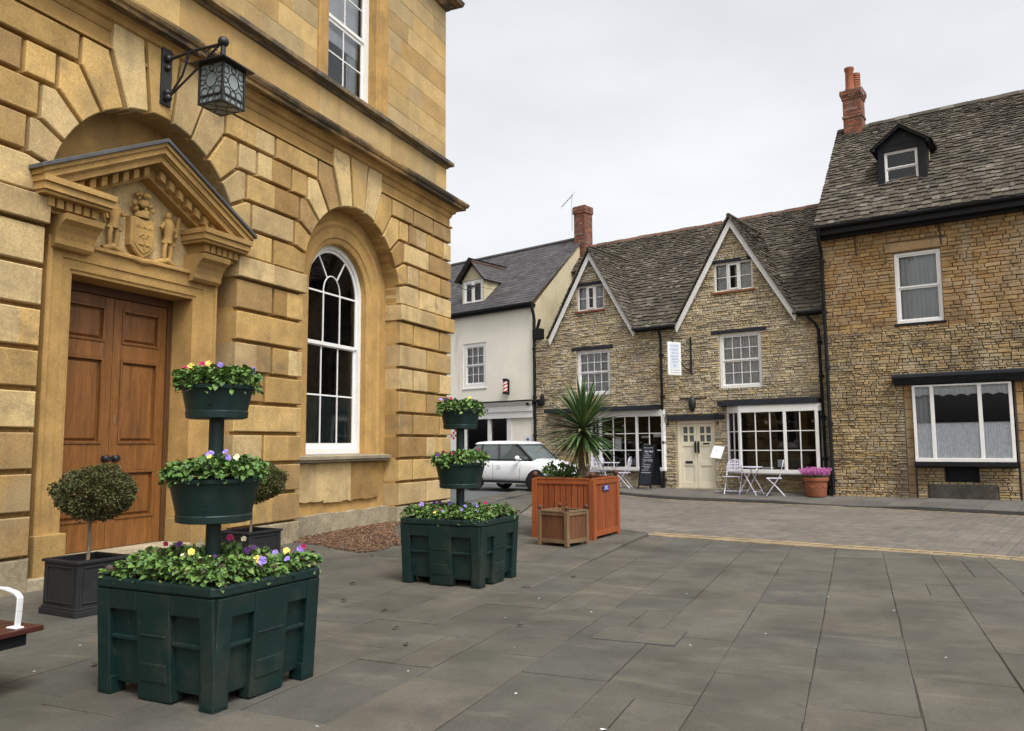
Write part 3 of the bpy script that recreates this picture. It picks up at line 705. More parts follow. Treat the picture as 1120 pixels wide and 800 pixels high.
# oak double door
d = MB()
d.fb(c-1.015, c+1.015, -.66, -.545, 3.74, 3.86); d.fb(c-1.015, c-.93, -.66, -.545, .275, 3.74); d.fb(c+.93, c+1.015, -.66, -.545, .275, 3.74)
door = d.build('door', 'oakdark', hall, bevel=.006)
for sx in (-1, 1):
    a, b = (c-.93, c-.004) if sx < 0 else (c+.004, c+.93)
    m = MB(); st_ = .135; n0, n1 = -.64, -.575
    m.fb(a, a+st_, n0, n1, .28, 3.735); m.fb(b-st_, b, n0, n1, .28, 3.735)
    rails = [(.28, .66), (1.33, 1.70), (2.88, 3.10), (3.60, 3.735)]
    for z0, z1 in rails: m.fb(a+st_, b-st_, n0, n1-.002, z0, z1)
    lf = m.build('door_leaf', 'oak', door, bevel=.008)
    for z0, z1 in ((.66, 1.33), (1.70, 2.88), (3.10, 3.60)):
        q = MB(); q.fb(a+st_, b-st_, n0+.005, n1-.045, z0, z1); q.stone(rect(a+st_+.05, b-st_-.05, z0+.05, z1-.05), n0+.01, n1-.018, .03, 0)
        for (u0, u1, v0, v1) in ((a+st_, b-st_, z0, z0+.035), (a+st_, b-st_, z1-.035, z1), (a+st_, a+st_+.035, z0+.035, z1-.035), (b-st_-.035, b-st_, z0+.035, z1-.035)):
            q.fb(u0, u1, n1-.045, n1+.012, v0, v1)
        q.build('door_panel', 'oak', lf, bevel=.006)
    if sx > 0: lk = MB(); lk.fb(a+.05, a+.085, n1, n1+.006, 1.98, 2.10); lk.build('lock_plate', 'brass', lf, bevel=.002)
    kb = MB(); x = (b-.075) if sx < 0 else (a+.075)
    kb.lathe([(.0, .11), (.035, .105), (.052, .08), (.045, .055), (.018, .04), (.018, .012), (.045, .008), (.045, 0)], seg=16)
    kb.build('door_knob', 'blackiron', lf, smooth_angle=40, matrix=Matrix.Translation((x, -n1, 1.50)) @ Matrix.Rotation(PI/2, 4, 'X'))
# upper windows
for c in UW:
    m = MB(); frame_sweep(m, c, [(.37, -.3), (.37, -.02), (.34, -.0), (.28, -.0), (.26, -.03), (.12, -.035), (.1, -.055), (.02, -.06), (0, -.08), (0, -.4)], 8.56, 11.62, .83)
    m.build('window_surround', 'mould', hall)
    o = sash(hall, c-.83, c+.83, 8.60, 11.62, -.27, 2, [2, 2], fw=.14, sash_w=.07, bar=.026, glass='glass', room=.7, deep=.12,
             curtain=lambda o, a, b, cc, d, n: pleats(o, b-.34, b-.02, cc, d, n-.2, 'drape', 'curtain', .03, .12))
    q = MB(); q.fb(c-.69, c+.69, -.46, -.445, 9.75, 11.6); q.build('roller_blind', 'paper', o)

# ---------------------------------------------------------------- lantern on its bracket
lan = tag(empty('wall_lantern', (-8.9+.12, 8.06, -.04), PI/2), 'black wrought iron lantern with leaded glass hanging from a bracket above the oak door', 'lantern')
m = MB(); m.fb(-.09, .09, 0, .03, 6.50, 7.33); m.ball((0, -.05, 7.18), .06, 10, 8); m.ball((0, -.05, 6.68), .05, 10, 8); m.ball((0, -.07, 6.6), .055, 10, 8); m.ball((.0, -.05, 7.04), .045, 10, 8)
m.build('back_plate', 'blackiron', lan, bevel=.004)
LX = 1.05; LC = -LX
m = MB(); m.tube([(0, -.03, 7.16), (0, -.5, 7.20), (0, LC, 7.20)], .02, 8); m.tube([(0, -.07, 6.60), (0, -.32, 6.88), (0, -.44, 7.19)], .016, 8); m.tube([(0, -.07, 6.60), (0, -.55, 6.90), (0, -.98, 7.19)], .016, 8)
m.tube([(0, -.5-.14*math.cos(q), 7.10+.07*math.sin(q)) for q in [k*.5 for k in range(10)]], .01, 6)
m.tube([(0, -.85-.09*math.cos(q), 7.12+.06*math.sin(q)) for q in [k*.5 for k in range(12)]], .01, 6)
m.build('bracket_arm', 'blackiron', lan, smooth_angle=50)
m = MB(); m.ball((0, LC, 7.22), .075, 14, 10); m.tube([(0, LC, 7.2), (0, LC, 6.98)], .035, 8); m.build('finial', 'blackiron', lan, smooth_angle=50)
h = .20; zb, zt = 6.27, 6.83
m = MB()
for a, b in ((-h, -h), (h, -h), (h, h), (-h, h)): m.fb(a-.016, a+.016, LX+b-.016, LX+b+.016, zb, zt)
for z in (zb, zb+.10, zt-.02):
    for q in (-h, h): m.fb(-h+.016, h-.016, LX+q-.012, LX+q+.012, z, z+.025); m.fb(q-.012, q+.012, LX-h+.016, LX+h-.016, z+.001, z+.026)
m.build('lantern_cage', 'blackiron', lan, bevel=.003)
m = MB(); e = .30
m.add([(-e, LC-e, zt), (e, LC-e, zt), (e, LC+e, zt), (-e, LC+e, zt), (-.05, LC-.05, zt+.17), (.05, LC-.05, zt+.17), (.05, LC+.05, zt+.17), (-.05, LC+.05, zt+.17),
       (-e, LC-e, zt+.018), (e, LC-e, zt+.018), (e, LC+e, zt+.018), (-e, LC+e, zt+.018)],
      [(3, 2, 1, 0), (0, 1, 9, 8), (1, 2, 10, 9), (2, 3, 11, 10), (3, 0, 8, 11), (8, 9, 5, 4), (9, 10, 6, 5), (10, 11, 7, 6), (11, 8, 4, 7), (4, 5, 6, 7)])
m.build('lantern_roof', 'blackiron', lan)
g = MB(); q = h-.004
g.fb(-q, q, LX-q, LX-q+.004, zb, zt); g.fb(-q, q, LX+q-.004, LX+q, zb, zt); g.fb(-q, -q+.004, LX-q+.005, LX+q-.005, zb, zt); g.fb(q-.004, q, LX-q+.005, LX+q-.005, zb, zt); g.fb(-q+.005, q-.005, LX-q+.005, LX+q-.005, zb+.002, zb+.006)
g.build('glass_panes', 'lampglass', lan)
cm = MB()                                        # lead cames: rings on every face
def ring(P, r, u, v, squash=1.):
    cm.tube([P+u*(r*math.cos(2*PI*i/16))+v*(r*squash*math.sin(2*PI*i/16)) for i in range(16)], .0065, 5, closed=True)
Z = Vector((0, 0, 1))
for cx, cy, u in ((0, LC-h+.001, Vector((1, 0, 0))), (0, LC+h-.001, Vector((1, 0, 0))), (-h+.001, LC, Vector((0, 1, 0))), (h-.001, LC, Vector((0, 1, 0)))):
    P0 = Vector((cx, cy, 0))
    ring(P0+Z*6.60, .095, u, Z, 1.15)
    for a, zz_, r in ((-.11, 6.44, .058), (.11, 6.44, .058), (0, 6.43, .045), (-.135, 6.72, .05), (.135, 6.72, .05), (0, 6.76, .042), (-.15, 6.58, .04), (.15, 6.58, .04), (-.11, 6.325, .04), (0, 6.325, .045), (.11, 6.325, .04)):
        ring(P0+u*a+Z*zz_, r, u, Z)
for a in (-.1, .1):
    for b in (-.1, .1): ring(Vector((a, LC+b, zb+.001)), .085, Vector((1, 0, 0)), Vector((0, 1, 0)))
cm.build('lead_cames', 'blackiron', lan)
# ================================================================ GABLED CAFE
cafe = tag(empty('gabled_cottage', (-4.65, 25.94, 0), rad(-13.8)), 'buff stone cottage with two pointed white-edged gables above a cafe shopfront', 'cottage')
GL, GR = (-3.875, 1.755, 8.52), (1.345, 1.955, 8.80)           # centre, half width at the eaves, apex
EZ = 5.52; CS0, CS1 = -6.35, 4.22
def cspan(z):
    if z < EZ: return [(CS0, CS1)]
    return [(c-h*(a-z)/(a-EZ), c+h*(a-z)/(a-EZ)) for c, h, a in (GL, GR) if z < a-.05]
OP = [(-.76, .56, .0, 2.40), (1.0, 3.92, .78, 2.82), (-3.99, -1.135, .78, 2.80), (.80, 2.16, 3.38, 5.12), (-4.54, -3.19, 3.38, 4.98), (.70, 1.97, 6.46, 7.40), (-4.49, -3.37, 6.40, 7.31)]
m = MB()
out = [(CS0, -.1), (CS1, -.1), (CS1, EZ), (GR[0]+GR[1], EZ), (GR[0], GR[2]), (GR[0]-GR[1], EZ), (GL[0]+GL[1], EZ), (GL[0], GL[2]), (GL[0]-GL[1], EZ), (CS0, EZ)]
m.sheet(out, [rect(a, b, max(c, -.09), d) for a, b, c, d in OP], -.020, -.30)
m.build('wall_mortar', 'mortar', cafe)
m = MB(); rr = random.Random(3)
rubble(m, .0, 8.75, cspan, OP+[(.60, 2.30, 5.12, 5.24), (-4.72, -3.05, 4.98, 5.10), (-1.0, .9, 2.4, 2.58), (.83, 3.9, 2.8, 2.97), (-5.7, -1.25, 2.8, 2.93)], hr=(.04, .095), wr=(.08, .32), prot=.034, rnd=rr, gap=.0065)
m.build('wall', 'rubble', cafe)
m = MB()                                         # other sides
m.box(CS0, CS0+.3, .32, 6.8, -.1, EZ); m.box(CS1-.3, CS1, .32, 6.8, -.1, EZ); m.box(CS0, CS1, 6.8, 7.1, -.1, EZ)
m.build('rear_wall', 'mortar', cafe)
# roof: deck, slates, ridge
rz, rn = 9.72, -3.5
m = MB()
m.extr([(-.32, EZ+.55), (rn, rz-.06), (2*rn-.2, EZ-.02), (-.32, EZ-.02)], -5.5, CS1-.05); m.extr([(-2.6, 8.60), (rn, rz-.06), (-4.5, 8.5)], -6.25, -5.5)
for c, h, a in (GL, GR):
    m.add([(c-h-.05, -.12, EZ-.05), (c+h+.05, -.12, EZ-.05), (c, -.12, a-.02), (c-h-.05, 3.2, EZ-.05), (c+h+.05, 3.2, EZ-.05), (c, 3.2, a-.02)], [(0, 2, 5, 3), (1, 4, 5, 2)])
roof = m.build('roof', 'mortar', cafe)
m = MB(); rr = random.Random(8)
V = Vector((0, .22-rn, rz-EZ)); L = V.length
def hwid(g, v):
    z = EZ+(rz-EZ)*v/L; return max(0., g[1]*(g[2]-.1-z)/(g[2]-EZ))
def seg_mid(v): return (GL[0]+hwid(GL, v)-.12*(v > .3)-CS0, GR[0]-hwid(GR, v)+.12*(v > .3)-CS0) if hwid(GL, v) > 0 or hwid(GR, v) > 0 else (.12, CS1-CS0-.03)
def seg_right(v): return (GR[0]+hwid(GR, v)-.12*(v > .3)-CS0, CS1-CS0-.03) if hwid(GR, v) > 0 or hwid(GL, v) > 0 else None
def seg_left(v): return (.12, GL[0]-CS0) if 0 < hwid(GR, v) and hwid(GL, v) <= 0 else None
for sg in (seg_mid, seg_right, seg_left): slates(m, (CS0, -.24, EZ), (1, 0, 0), V, sg, L, .20, .095, wr=(.08, .22), th=(.012, .036), jit=.035, rnd=rr)
for c, h, a in (GL, GR):
    for sx in (-1, 1):
        e = .10 if c == GR[0] else .06
        V2 = Vector((-sx*h, 0, a-EZ)); L2 = V2.length
        U2 = Vector((0, sx, 0))
        O2 = (c+sx*(h), -.26 if sx > 0 else 3.1, EZ+.02)
        slates(m, O2, U2, V2, lambda v: (0, 3.36), L2, .19, .095, wr=(.08, .22), th=(.012, .036), jit=.035, rnd=rr)
m.build('slates', 'stoneslate', roof)
m = MB(); rr = random.Random(2); x = CS0
while x < CS1-.1:
    l = rr.uniform(.28, .42); x1 = min(x+l, CS1-.05); z = rz+rr.uniform(-.012, .012)
    m.add([(x, -rn+dy, z+dz) for dy, dz in ((-.16, -.08), (-.1, .03), (0, .08), (.1, .03), (.16, -.08))]+[(x1-.01, -rn+dy, z+dz) for dy, dz in ((-.16, -.08), (-.1, .03), (0, .08), (.1, .03), (.16, -.08))],
          [(i, i+1, 5+i+1, 5+i) for i in range(4)]+[(0, 1, 2, 3, 4), (5, 6, 7, 8, 9)]); x = x1
m.build('ridge_tiles', 'ridge', roof)
for c, h, a in (GL, GR):
    m = MB(); m.tube([(c, -.26, a+.05), (c, 2.6, a+.05)], .07, 8)
    m.build('gable_ridge', 'stoneslate', roof)
for c, h, a in (GL, GR):
    for sx in (-1, 1):
        m = MB(); wd = .15; k = math.sqrt(1+((a-EZ)/h)**2)
        t = (a-EZ)/h; ex = .02
        p = [(c, a-.02-wd*k), (c+sx*(h+ex), EZ-.02-wd*k-ex*t+wd*.9), (c+sx*(h+ex), EZ-.02-ex*t+wd*.45), (c, a-.02)]
        p[1] = (c+sx*(h+ex-.06), a-.02-wd*k-t*(h+ex-.06)); p[2] = (c+sx*(h+ex), a-.02-t*(h+ex))
        m.prism(p if sx > 0 else p[::-1], .12, .17)
        m.build('bargeboard', 'white', cafe, bevel=.005)
# eaves gutters and downpipes
for a, b in ((GL[0]+GL[1]+.02, GR[0]-GR[1]-.02), (GR[0]+GR[1]+.05, CS1-.12)):
    m = MB()
    m.fb(a, b, .05, .24, EZ-.09, EZ-.03); m.tube([(a, -.29, EZ-.02), (b, -.29, EZ-.02)], .06, 8)
    m.build('gutter', 'blackpaint', cafe)
def pipe(parent, pts, r=.042, coll=(), mat='blackpaint', name='downpipe'):
    m = MB(); m.tube(pts, r, 10)
    for z in coll:
        x, y = pts[-1][0], pts[-1][1]
        for i in range(len(pts)-1):
            if min(pts[i][2], pts[i+1][2]) <= z <= max(pts[i][2], pts[i+1][2]):
                t = (z-pts[i][2])/((pts[i+1][2]-pts[i][2]) or 1); x = pts[i][0]+(pts[i+1][0]-pts[i][0])*t; y = pts[i][1]+(pts[i+1][1]-pts[i][1])*t
        m.tube([(x, y, z-.05), (x, y, z+.05)], r*1.35, 10); m.box(x-.08, x+.08, y+.02, y+.05, z-.03, z+.03)
    return m.build(name, mat, parent, smooth_angle=45)
pipe(cafe, [(-1.19, -.28, EZ-.05), (-1.19, -.12, 5.25), (-1.19, -.09, 5.1), (-1.19, -.09, .22)], coll=(4.6, 3.2, 1.7, .5))
pipe(cafe, [(3.62, -.28, EZ-.04), (3.66, -.20, 5.36), (3.86, -.10, 5.12), (3.91, -.09, 4.95), (3.96, -.12, .2)], coll=(4.6, 3.6, 2.4, 1.2, .4))
# upper windows
def nets(o, a, b, c, d, n):
    pleats(o, a+.01, b-.01, c, d-.02, n-.115, 'curtain', 'net_curtain', .014, .075)
sash(cafe, .80, 2.16, 3.38, 5.12, -.06, 4, [2, 2], fw=.085, curtain=nets, sill=(.08, .07, .07))
sash(cafe, -4.54, -3.19, 3.38, 4.98, -.06, 4, [2, 2], fw=.085, curtain=nets, sill=(.08, .07, .07))
def casement(s0, s1, z0, z1, sillmat='brick'):
    m = MB(); n = -.05; f = .06
    m.fb(s0, s1, n-.07, n, z1-f, z1); m.fb(s0, s1, n-.07, n, z0, z0+f); m.fb(s0, s0+f, n-.07, n, z0+f, z1-f); m.fb(s1-f, s1, n-.07, n, z0+f, z1-f)
    w3 = (s1-s0-2*f)/3
    for i in (1, 2): m.fb(s0+f+w3*i-.035, s0+f+w3*i+.035, n-.07, n-.003, z0+f, z1-f)
    a, b = s0+f+w3+.035, s0+f+2*w3-.035
    m.fb(a, b, n-.04, n+.02, z1-f-.045, z1-f); m.fb(a, b, n-.04, n+.02, z0+f, z0+f+.045); m.fb(a, a+.04, n-.04, n+.02, z0+f+.045, z1-f-.045); m.fb(b-.04, b, n-.04, n+.02, z0+f+.045, z1-f-.045)
    zm = (z0+z1)/2
    for i in range(3): m.fb(s0+f+w3*i+.03, s0+f+w3*(i+1)-.03, n-.035, n-.012, zm-.01, zm+.01)
    o = m.build('casement_window', 'white', cafe)
    p = MB(); p.sheet(rect(s0+f, s1-f, z0+f, z1-f), [], n-.03); p.build('pane', 'glass', o)
    window_box(o, s0, s1, z0, z1, n-.075, .6)
    pleats(o, s0+f, s0+f+w3*.98, z0+f, z1-f, n-.11, 'curtain', 'net_curtain'); pleats(o, s1-f-w3*.98, s1-f, z0+f, z1-f, n-.11, 'curtain', 'net_curtain'); pleats(o, s0+f+w3*1.45, s0+f+w3*2, z0+f, z1-f, n-.15, 'drape', 'curtain')
    q = MB(); q.fb(s0-.07, s1+.07, n-.1, n+.12, z0-.07, z0-.003); q.build('window_sill', sillmat, o, bevel=.008)
    q = MB(); q.fb(s0-.10, s1+.06, -.2, .035, z1+.003, z1+.10); q.build('lintel', 'slatepaint', o, bevel=.01)
casement(.70, 1.97, 6.46, 7.40); casement(-4.49, -3.37, 6.40, 7.31)
for a, b, z0, z1, n in ((.55, 2.36, 5.13, 5.235, .04), (-4.74, -3.04, 4.99, 5.095, .04), (-1.02, .90, 2.41, 2.57, .07), (.83, 3.86, 2.81, 2.97, .38), (-5.72, -1.26, 2.79, 2.93, .40)):
    m = MB(); k = 10
    top = [(a+(b-a)*i/k, z1+R.uniform(-.012, .012)) for i in range(k+1)]; bot = [(a+(b-a)*i/k, z0+R.uniform(-.006, .006)) for i in range(k+1)]
    m.prism(bot+top[::-1], -.28, n); m.build('lintel_beam', 'slatepaint', cafe, bevel=.008)
m = MB(); m.fb(-.58, .35, -.02, .05, 3.10, 3.135); m.build('drip_course', 'blackpaint', cafe)
# canted shop windows
def shop_window(s_w0, s_f0, s_f1, s_w1, z0, z1, heavy, notices, nf=.32):
    fr = MB(); zs, zh = z0+.11, z1-.19
    plan = [(s_w0, .02), (s_f0, nf), (s_f1, nf), (s_w1, .02)]
    segs = list(zip(plan[:-1], plan[1:])); cols = (2, 5, 1)
    gl = MB(); bars = MB()
    def P(a, t, n, z):                           # point on a facet
        (u0, v0), (u1, v1) = a; L = math.hypot(u1-u0, v1-v0); dx, dy = (u1-u0)/L, (v1-v0)/L
        return (u0+dx*t+dy*-n*-1*0+(-dy)*n, -(v0+dy*t+dx*n), z)
    def fbox(m, a, t0, t1, n0, n1, za, zb):
        vs = [P(a, t0, n0, za), P(a, t1, n0, za), P(a, t1, n1, za), P(a, t0, n1, za), P(a, t0, n0, zb), P(a, t1, n0, zb), P(a, t1, n1, zb), P(a, t0, n1, zb)]
        m.add(vs, [(0, 1, 2, 3), (4, 7, 6, 5), (0, 4, 5, 1), (1, 5, 6, 2), (2, 6, 7, 3), (3, 7, 4, 0)])
    for si, a in enumerate(segs):
        L = math.hypot(a[1][0]-a[0][0], a[1][1]-a[0][1])
        fbox(fr, a, -.0, L, -.10, .03, z0, zs); fbox(fr, a, 0, L, -.10, .02, zh, z1)
        e0 = .05; fbox(fr, a, 0, e0, -.08, .022, zs, zh); fbox(fr, a, L-e0, L, -.08, .022, zs, zh)
        if si == 2 and L < .25: fbox(fr, a, e0, L-e0, -.08, .015, zs, zh)
        k = cols[si]; h0 = heavy if si == 1 else None
        ts = [e0+(L-2*e0)*i/k for i in range(k+1)]
        for i in range(1, k):
            hw_ = .042 if i == h0 else .014
            fbox(fr if i == h0 else bars, a, ts[i]-hw_, ts[i]+hw_, -.06, .018 if i == h0 else -.01, zs, zh)
        for j in (1, 2):
            zz_ = zs+(zh-zs)*j/3
            if k > 1:
                for i in range(k):
                    fbox(bars, a, ts[i]+.012, ts[i+1]-.012, -.05, -.012, zz_-.013, zz_+.013)
        gl.quad(P(a, e0, -.035, zs), P(a, L-e0, -.035, zs), P(a, L-e0, -.035, zh), P(a, e0, -.035, zh))
    fr.fb(s_w0-.04, s_w1+.04, -.25, .0, z0, z0+.02)
    o = fr.build('shop_window', 'white', cafe, bevel=.006)
    bars.build('glazing_bars', 'white', o); gl.build('pane', 'glass', o)
    q = MB(); q.fb(s_w0, s_w1, -.3, .015, z1-.004, z1+.02); q.prism([(0, 0), (.1, 0), (.1, .1)], 0, 0); 
    top = MB(); top.add([(x, -y, z) for z in (z1+.002, z1+.03) for x, y in plan], [(3, 2, 1, 0), (4, 5, 6, 7), (0, 1, 5, 4), (1, 2, 6, 5), (2, 3, 7, 6), (3, 0, 4, 7)]); top.build('window_head', 'white', o)
    bt = MB(); bt.add([(x, -y, z) for z in (z0-.03, z0-.002) for x, y in plan], [(3, 2, 1, 0), (4, 5, 6, 7), (0, 1, 5, 4), (1, 2, 6, 5), (2, 3, 7, 6), (3, 0, 4, 7)]); bt.build('window_base', 'white', o)
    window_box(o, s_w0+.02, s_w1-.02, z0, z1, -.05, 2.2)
    ds = MB(); ds.fb(s_w0+.1, s_w1-.1, -.5, nf-.1, zs-.05, zs-.01); ds.build('display_shelf', 'white', o)
    for (u, z, w_, h_, mt) in notices:
        q = MB(); q.fb(u, u+w_, nf-.06, nf-.055, z, z+h_); q.build('window_notice', mt, o)
    lm = MB()
    for u in (s_f0+.55, s_f1-.35): lm.ball((u, .5, zh-.28), .045, 10, 8)
    lm.build('pendant_lamp', 'paper', o)
    return o
shop_window(1.0, 1.50, 3.82, 3.92, .76, 2.78, 3, [(2.62, .95, .22, .22, 'paleblue'), (1.62, .90, .35, .05, 'paper'), (2.1, .9, .4, .05, 'paper')])
shop_window(-3.99, -3.55, -1.17, -1.13, .78, 2.76, 3, [(-3.0, 1.47, .24, .42, 'paper'), (-1.98, 1.86, .26, .06, 'paper'), (-1.9, 1.5, .16, .16, 'paper'), (-1.55, 1.88, .28, .14, 'paper'), (-2.4, .95, .3, .2, 'inkgrey'), (-1.9, .92, .3, .12, 'paper')], .12)
# cafe door
m = MB(); n0 = -.12
m.fb(-.76, -.68, n0-.1, n0+.03, .05, 2.40); m.fb(.48, .56, n0-.1, n0+.03, .05, 2.40); m.fb(-.68, .48, n0-.1, n0+.03, 2.30, 2.40)
dr = m.build('cafe_door', 'cream', cafe, bevel=.005)
for sx, (a, b) in ((-1, (-.675, -.105)), (1, (-.095, .475))):
    m = MB(); st_ = .10; n1 = n0-.01; nb = n0-.055
    m.fb(a, a+st_, nb, n1, .24, 2.29); m.fb(b-st_, b, nb, n1, .24, 2.29)
    for z0, z1 in ((.24, .42), (.95, 1.08), (1.58, 1.72), (2.20, 2.29)): m.fb(a+st_, b-st_, nb, n1-.001, z0, z1)
    xm = (a+b)/2; m.fb(xm-.03, xm+.03, nb, n1-.002, 1.72, 2.20); m.fb(a+st_, b-st_, nb, n1-.003, 1.93, 1.985)
    m.fb(a+st_, b-st_, nb, n1-.025, .42, .95); m.fb(a+st_, b-st_, nb, n1-.025, 1.08, 1.58)
    lf = m.build('door_leaf', 'cream', dr, bevel=.005)
    p = MB(); p.fb(a+st_, b-st_, nb+.008, nb+.014, 1.72, 2.20); p.build('pane', 'carglass', lf)
    h = MB(); x = (b-.05) if sx < 0 else (a+.05)
    h.tube([(x, -(n1+.01), 1.38), (x, -(n1+.055), 1.42), (x, -(n1+.06), 1.55), (x, -(n1+.055), 1.68), (x, -(n1+.01), 1.72)], .022, 8); h.fb(x-.03, x+.03, n1, n1+.012, 1.36, 1.74)
    h.build('door_handle', 'blackiron', lf)
    if sx < 0:
        h = MB(); h.fb(a+.16, a+.42, n1-.0, n1+.012, 1.02, 1.10); h.build('letter_plate', 'blackiron', lf, bevel=.004)
    else:
        h = MB(); h.fb(a+.2, a+.42, n1-.0, n1+.01, 1.63, 1.68); h.build('name_plate', 'blackiron', lf)
m = MB(); m.fb(-.80, .60, -.2, .06, .0, .235); m.build('threshold', 'plinth', cafe, bevel=.01)
# things fixed to the cafe front
CM = Matrix.Translation((-4.65, 25.94, 0)) @ Matrix.Rotation(rad(-13.8), 4, 'Z')
def at_cafe(name, s, n, z, label, cat, group=None, rz=0.):
    p = CM @ Vector((s, -n, z)); return tag(empty(name, p, rad(-13.8)+rz), label, cat, group)
o = at_cafe('wall_lantern', -.13, .03, 0, 'small black oval lantern on the stone wall above the cream cafe door', 'lantern')
m = MB(); m.lathe([(.0, 2.68), (.05, 2.70), (.10, 2.78), (.125, 2.92), (.12, 3.04), (.07, 3.14), (.02, 3.18)], (0, -.06, 0), 14, 1., .8); m.build('lantern_body', 'blackiron', o, smooth_angle=50)
m = MB(); m.fb(-.05, .05, -.02, .02, 2.8, 3.1); m.tube([(0, -.06, 3.17), (0, -.04, 3.22), (0, .0, 3.2)], .012, 6); m.build('back_plate', 'blackiron', o)
o = at_cafe('hanging_sign', -.14, .03, 0, 'tall white hanging sign with faint grey lettering on a scrolled iron bracket', 'sign', rz=rad(-23))
m = MB(); m.fb(-.02, .02, -.01, .03, 3.88, 5.1)
m.tube([(0, -.0, 5.03), (0, -1.0, 5.03)], .018, 6)
m.tube([(0, -.03, 4.0)]+[(0, -.03-.75*math.sin(q)**1.3, 4.0+1.0*(1-math.cos(q))*.98) for q in [PI/2*k/10 for k in range(1, 11)]], .02, 6)
for cz, cy, r in ((4.25, -.10, .07), (4.1, -.06, .05), (4.62, -.14, .10), (4.86, -.22, .11), (4.88, -.55, .09), (4.92, -.84, .07)):
    m.tube([(0, cy-r*t*math.cos(2*PI*t*1.4), cz+r*t*math.sin(2*PI*t*1.4)) for t in [k/14 for k in range(2, 15)]], .011, 5)
m.tube([(-.02, -.02, 5.0), (.62, -.02, 5.0)], .012, 6)
m.build('iron_bracket', 'blackiron', o)
m = MB(); m.fb(-.018, .018, .45, 1.0, 3.84, 4.90); bd = m.build('sign_board', 'white', o, bevel=.004)
q = MB(); q.fb(.0185, .021, .53, .92, 4.05, 4.84); q.fb(-.021, -.0185, .53, .92, 4.05, 4.84); q.build('sign_panel', 'paleblue', bd)
rr = random.Random(4)
for side in (.0215, -.0235):
    for z, a0, a1, hh in ((4.76, .58, .86, .035), (4.64, .60, .86, .035), (4.52, .58, .84, .035), (4.42, .60, .86, .035), (4.33, .58, .86, .035), (4.24, .6, .84, .035), (4.10, .70, .72, .08), (3.98, .50, .92, .03), (3.90, .50, .92, .03)):
        q = MB(); a = a0+rr.uniform(0, .02)
        while a < a1:
            l = rr.uniform(.03, .08); q.fb(side, side+.002, a, a+l, z, z+hh); a += l+.02
        q.build('printed_line', 'inkgrey', bd)
for s_, lab in ((-1.02, 'curled black iron basket bracket left of the cream cafe door'), (.70, 'curled black iron basket bracket right of the cream cafe door')):
    o = at_cafe('basket_bracket', s_, .03, 0, lab, 'bracket', 'iron basket brackets beside the cafe door')
    m = MB(); m.fb(-.015, .015, -.01, .02, 2.25, 2.62); m.tube([(0, -.01, 2.6), (0, -.34, 2.6)], .013, 6)
    m.tube([(0, -.01-.28*math.sin(q), 2.27+.32*(1-math.cos(q))) for q in [PI/2*k/8 for k in range(9)]], .012, 6)
    m.tube([(0, -.16-.07*t*math.cos(9*t), 2.5+.07*t*math.sin(9*t)) for t in [k/12 for k in range(2, 13)]], .009, 5)
    m.build('scroll_iron', 'blackiron', o)

# ================================================================ RIGHT-HAND HOUSE
RM = Matrix.Translation((-.607, 24.587, 0)) @ Matrix.Rotation(rad(-12.3), 4, 'Z')
house = tag(empty('stone_house', (-.607, 24.587, 0), rad(-12.3)), 'tall ochre stone house with steep stone slate roof, black dormer and a lace-curtained bay window', 'house')
HS1 = 9.6; HZ = 7.62
OPR = [(1.83, 2.98, 4.90, 6.87), (2.10, 4.44, 1.00, 3.36), (2.77, 3.57, .58, 1.0)]
m = MB(); m.sheet([(-.08, -.1), (HS1, -.1), (HS1, HZ), (-.08, HZ)], [rect(*o) for o in OPR], -.020, -.3); m.build('wall_mortar', 'mortardark', house)
rr = random.Random(6); m = MB()
rubble(m, 4.75, 7.6, lambda z: [(-.08, HS1)], OPR[:1]+[(1.60, 3.17, 6.87, 7.17)], hr=(.075, .125), wr=(.14, .42), prot=.020, rnd=rr, gap=.0065)
m.build('upper_wall', 'ochre', house)
m = MB()
rubble(m, .0, 4.75, lambda z: [(-.08, HS1)], [OPR[1], OPR[2], (2.37, 3.97, .12, .55), (1.9, 2.1, .1, 3.4), (4.44, 4.64, .1, 3.4), (1.68, 4.86, 3.36, 3.5)], hr=(.045, .10), wr=(.08, .32), prot=.034, rnd=rr, gap=.0065)
m.build('lower_wall', 'warmrubble', house)
for a, b in ((1.9, 2.1), (4.44, 4.64)):
    m = MB(); z = .1
    while z < 3.35:
        h = R.uniform(.18, .32); m.stone(rect(a, b, z, min(z+h, 3.38)), -.2, .015+R.uniform(0, .008), .01, .005); z += h
    m.build('bay_jamb_stones', 'ochre', house)
m = MB(); m.stone([(1.62, 6.90), (3.15, 6.90), (3.17, 7.13), (1.60, 7.17)], -.1, .03, .02, .0); m.build('stone_lintel', 'ochre', house)
m = MB(); m.stone(rect(2.38, 3.96, .10, .55), -.1, .07, .03, .0); m.build('stone_block', 'blackstone', house)
m = MB(); m.fb(2.77, 3.57, -.25, -.16, .58, 1.0); m.build('cellar_grille', 'blackpaint', house)
m = MB(); m.box(-.08, .22, .3, 6.5, -.1, HZ); m.box(HS1-.3, HS1, .3, 6.5, -.1, HZ); m.box(-.08, HS1, 6.5, 6.8, -.1, HZ); m.build('rear_wall', 'mortardark', house)
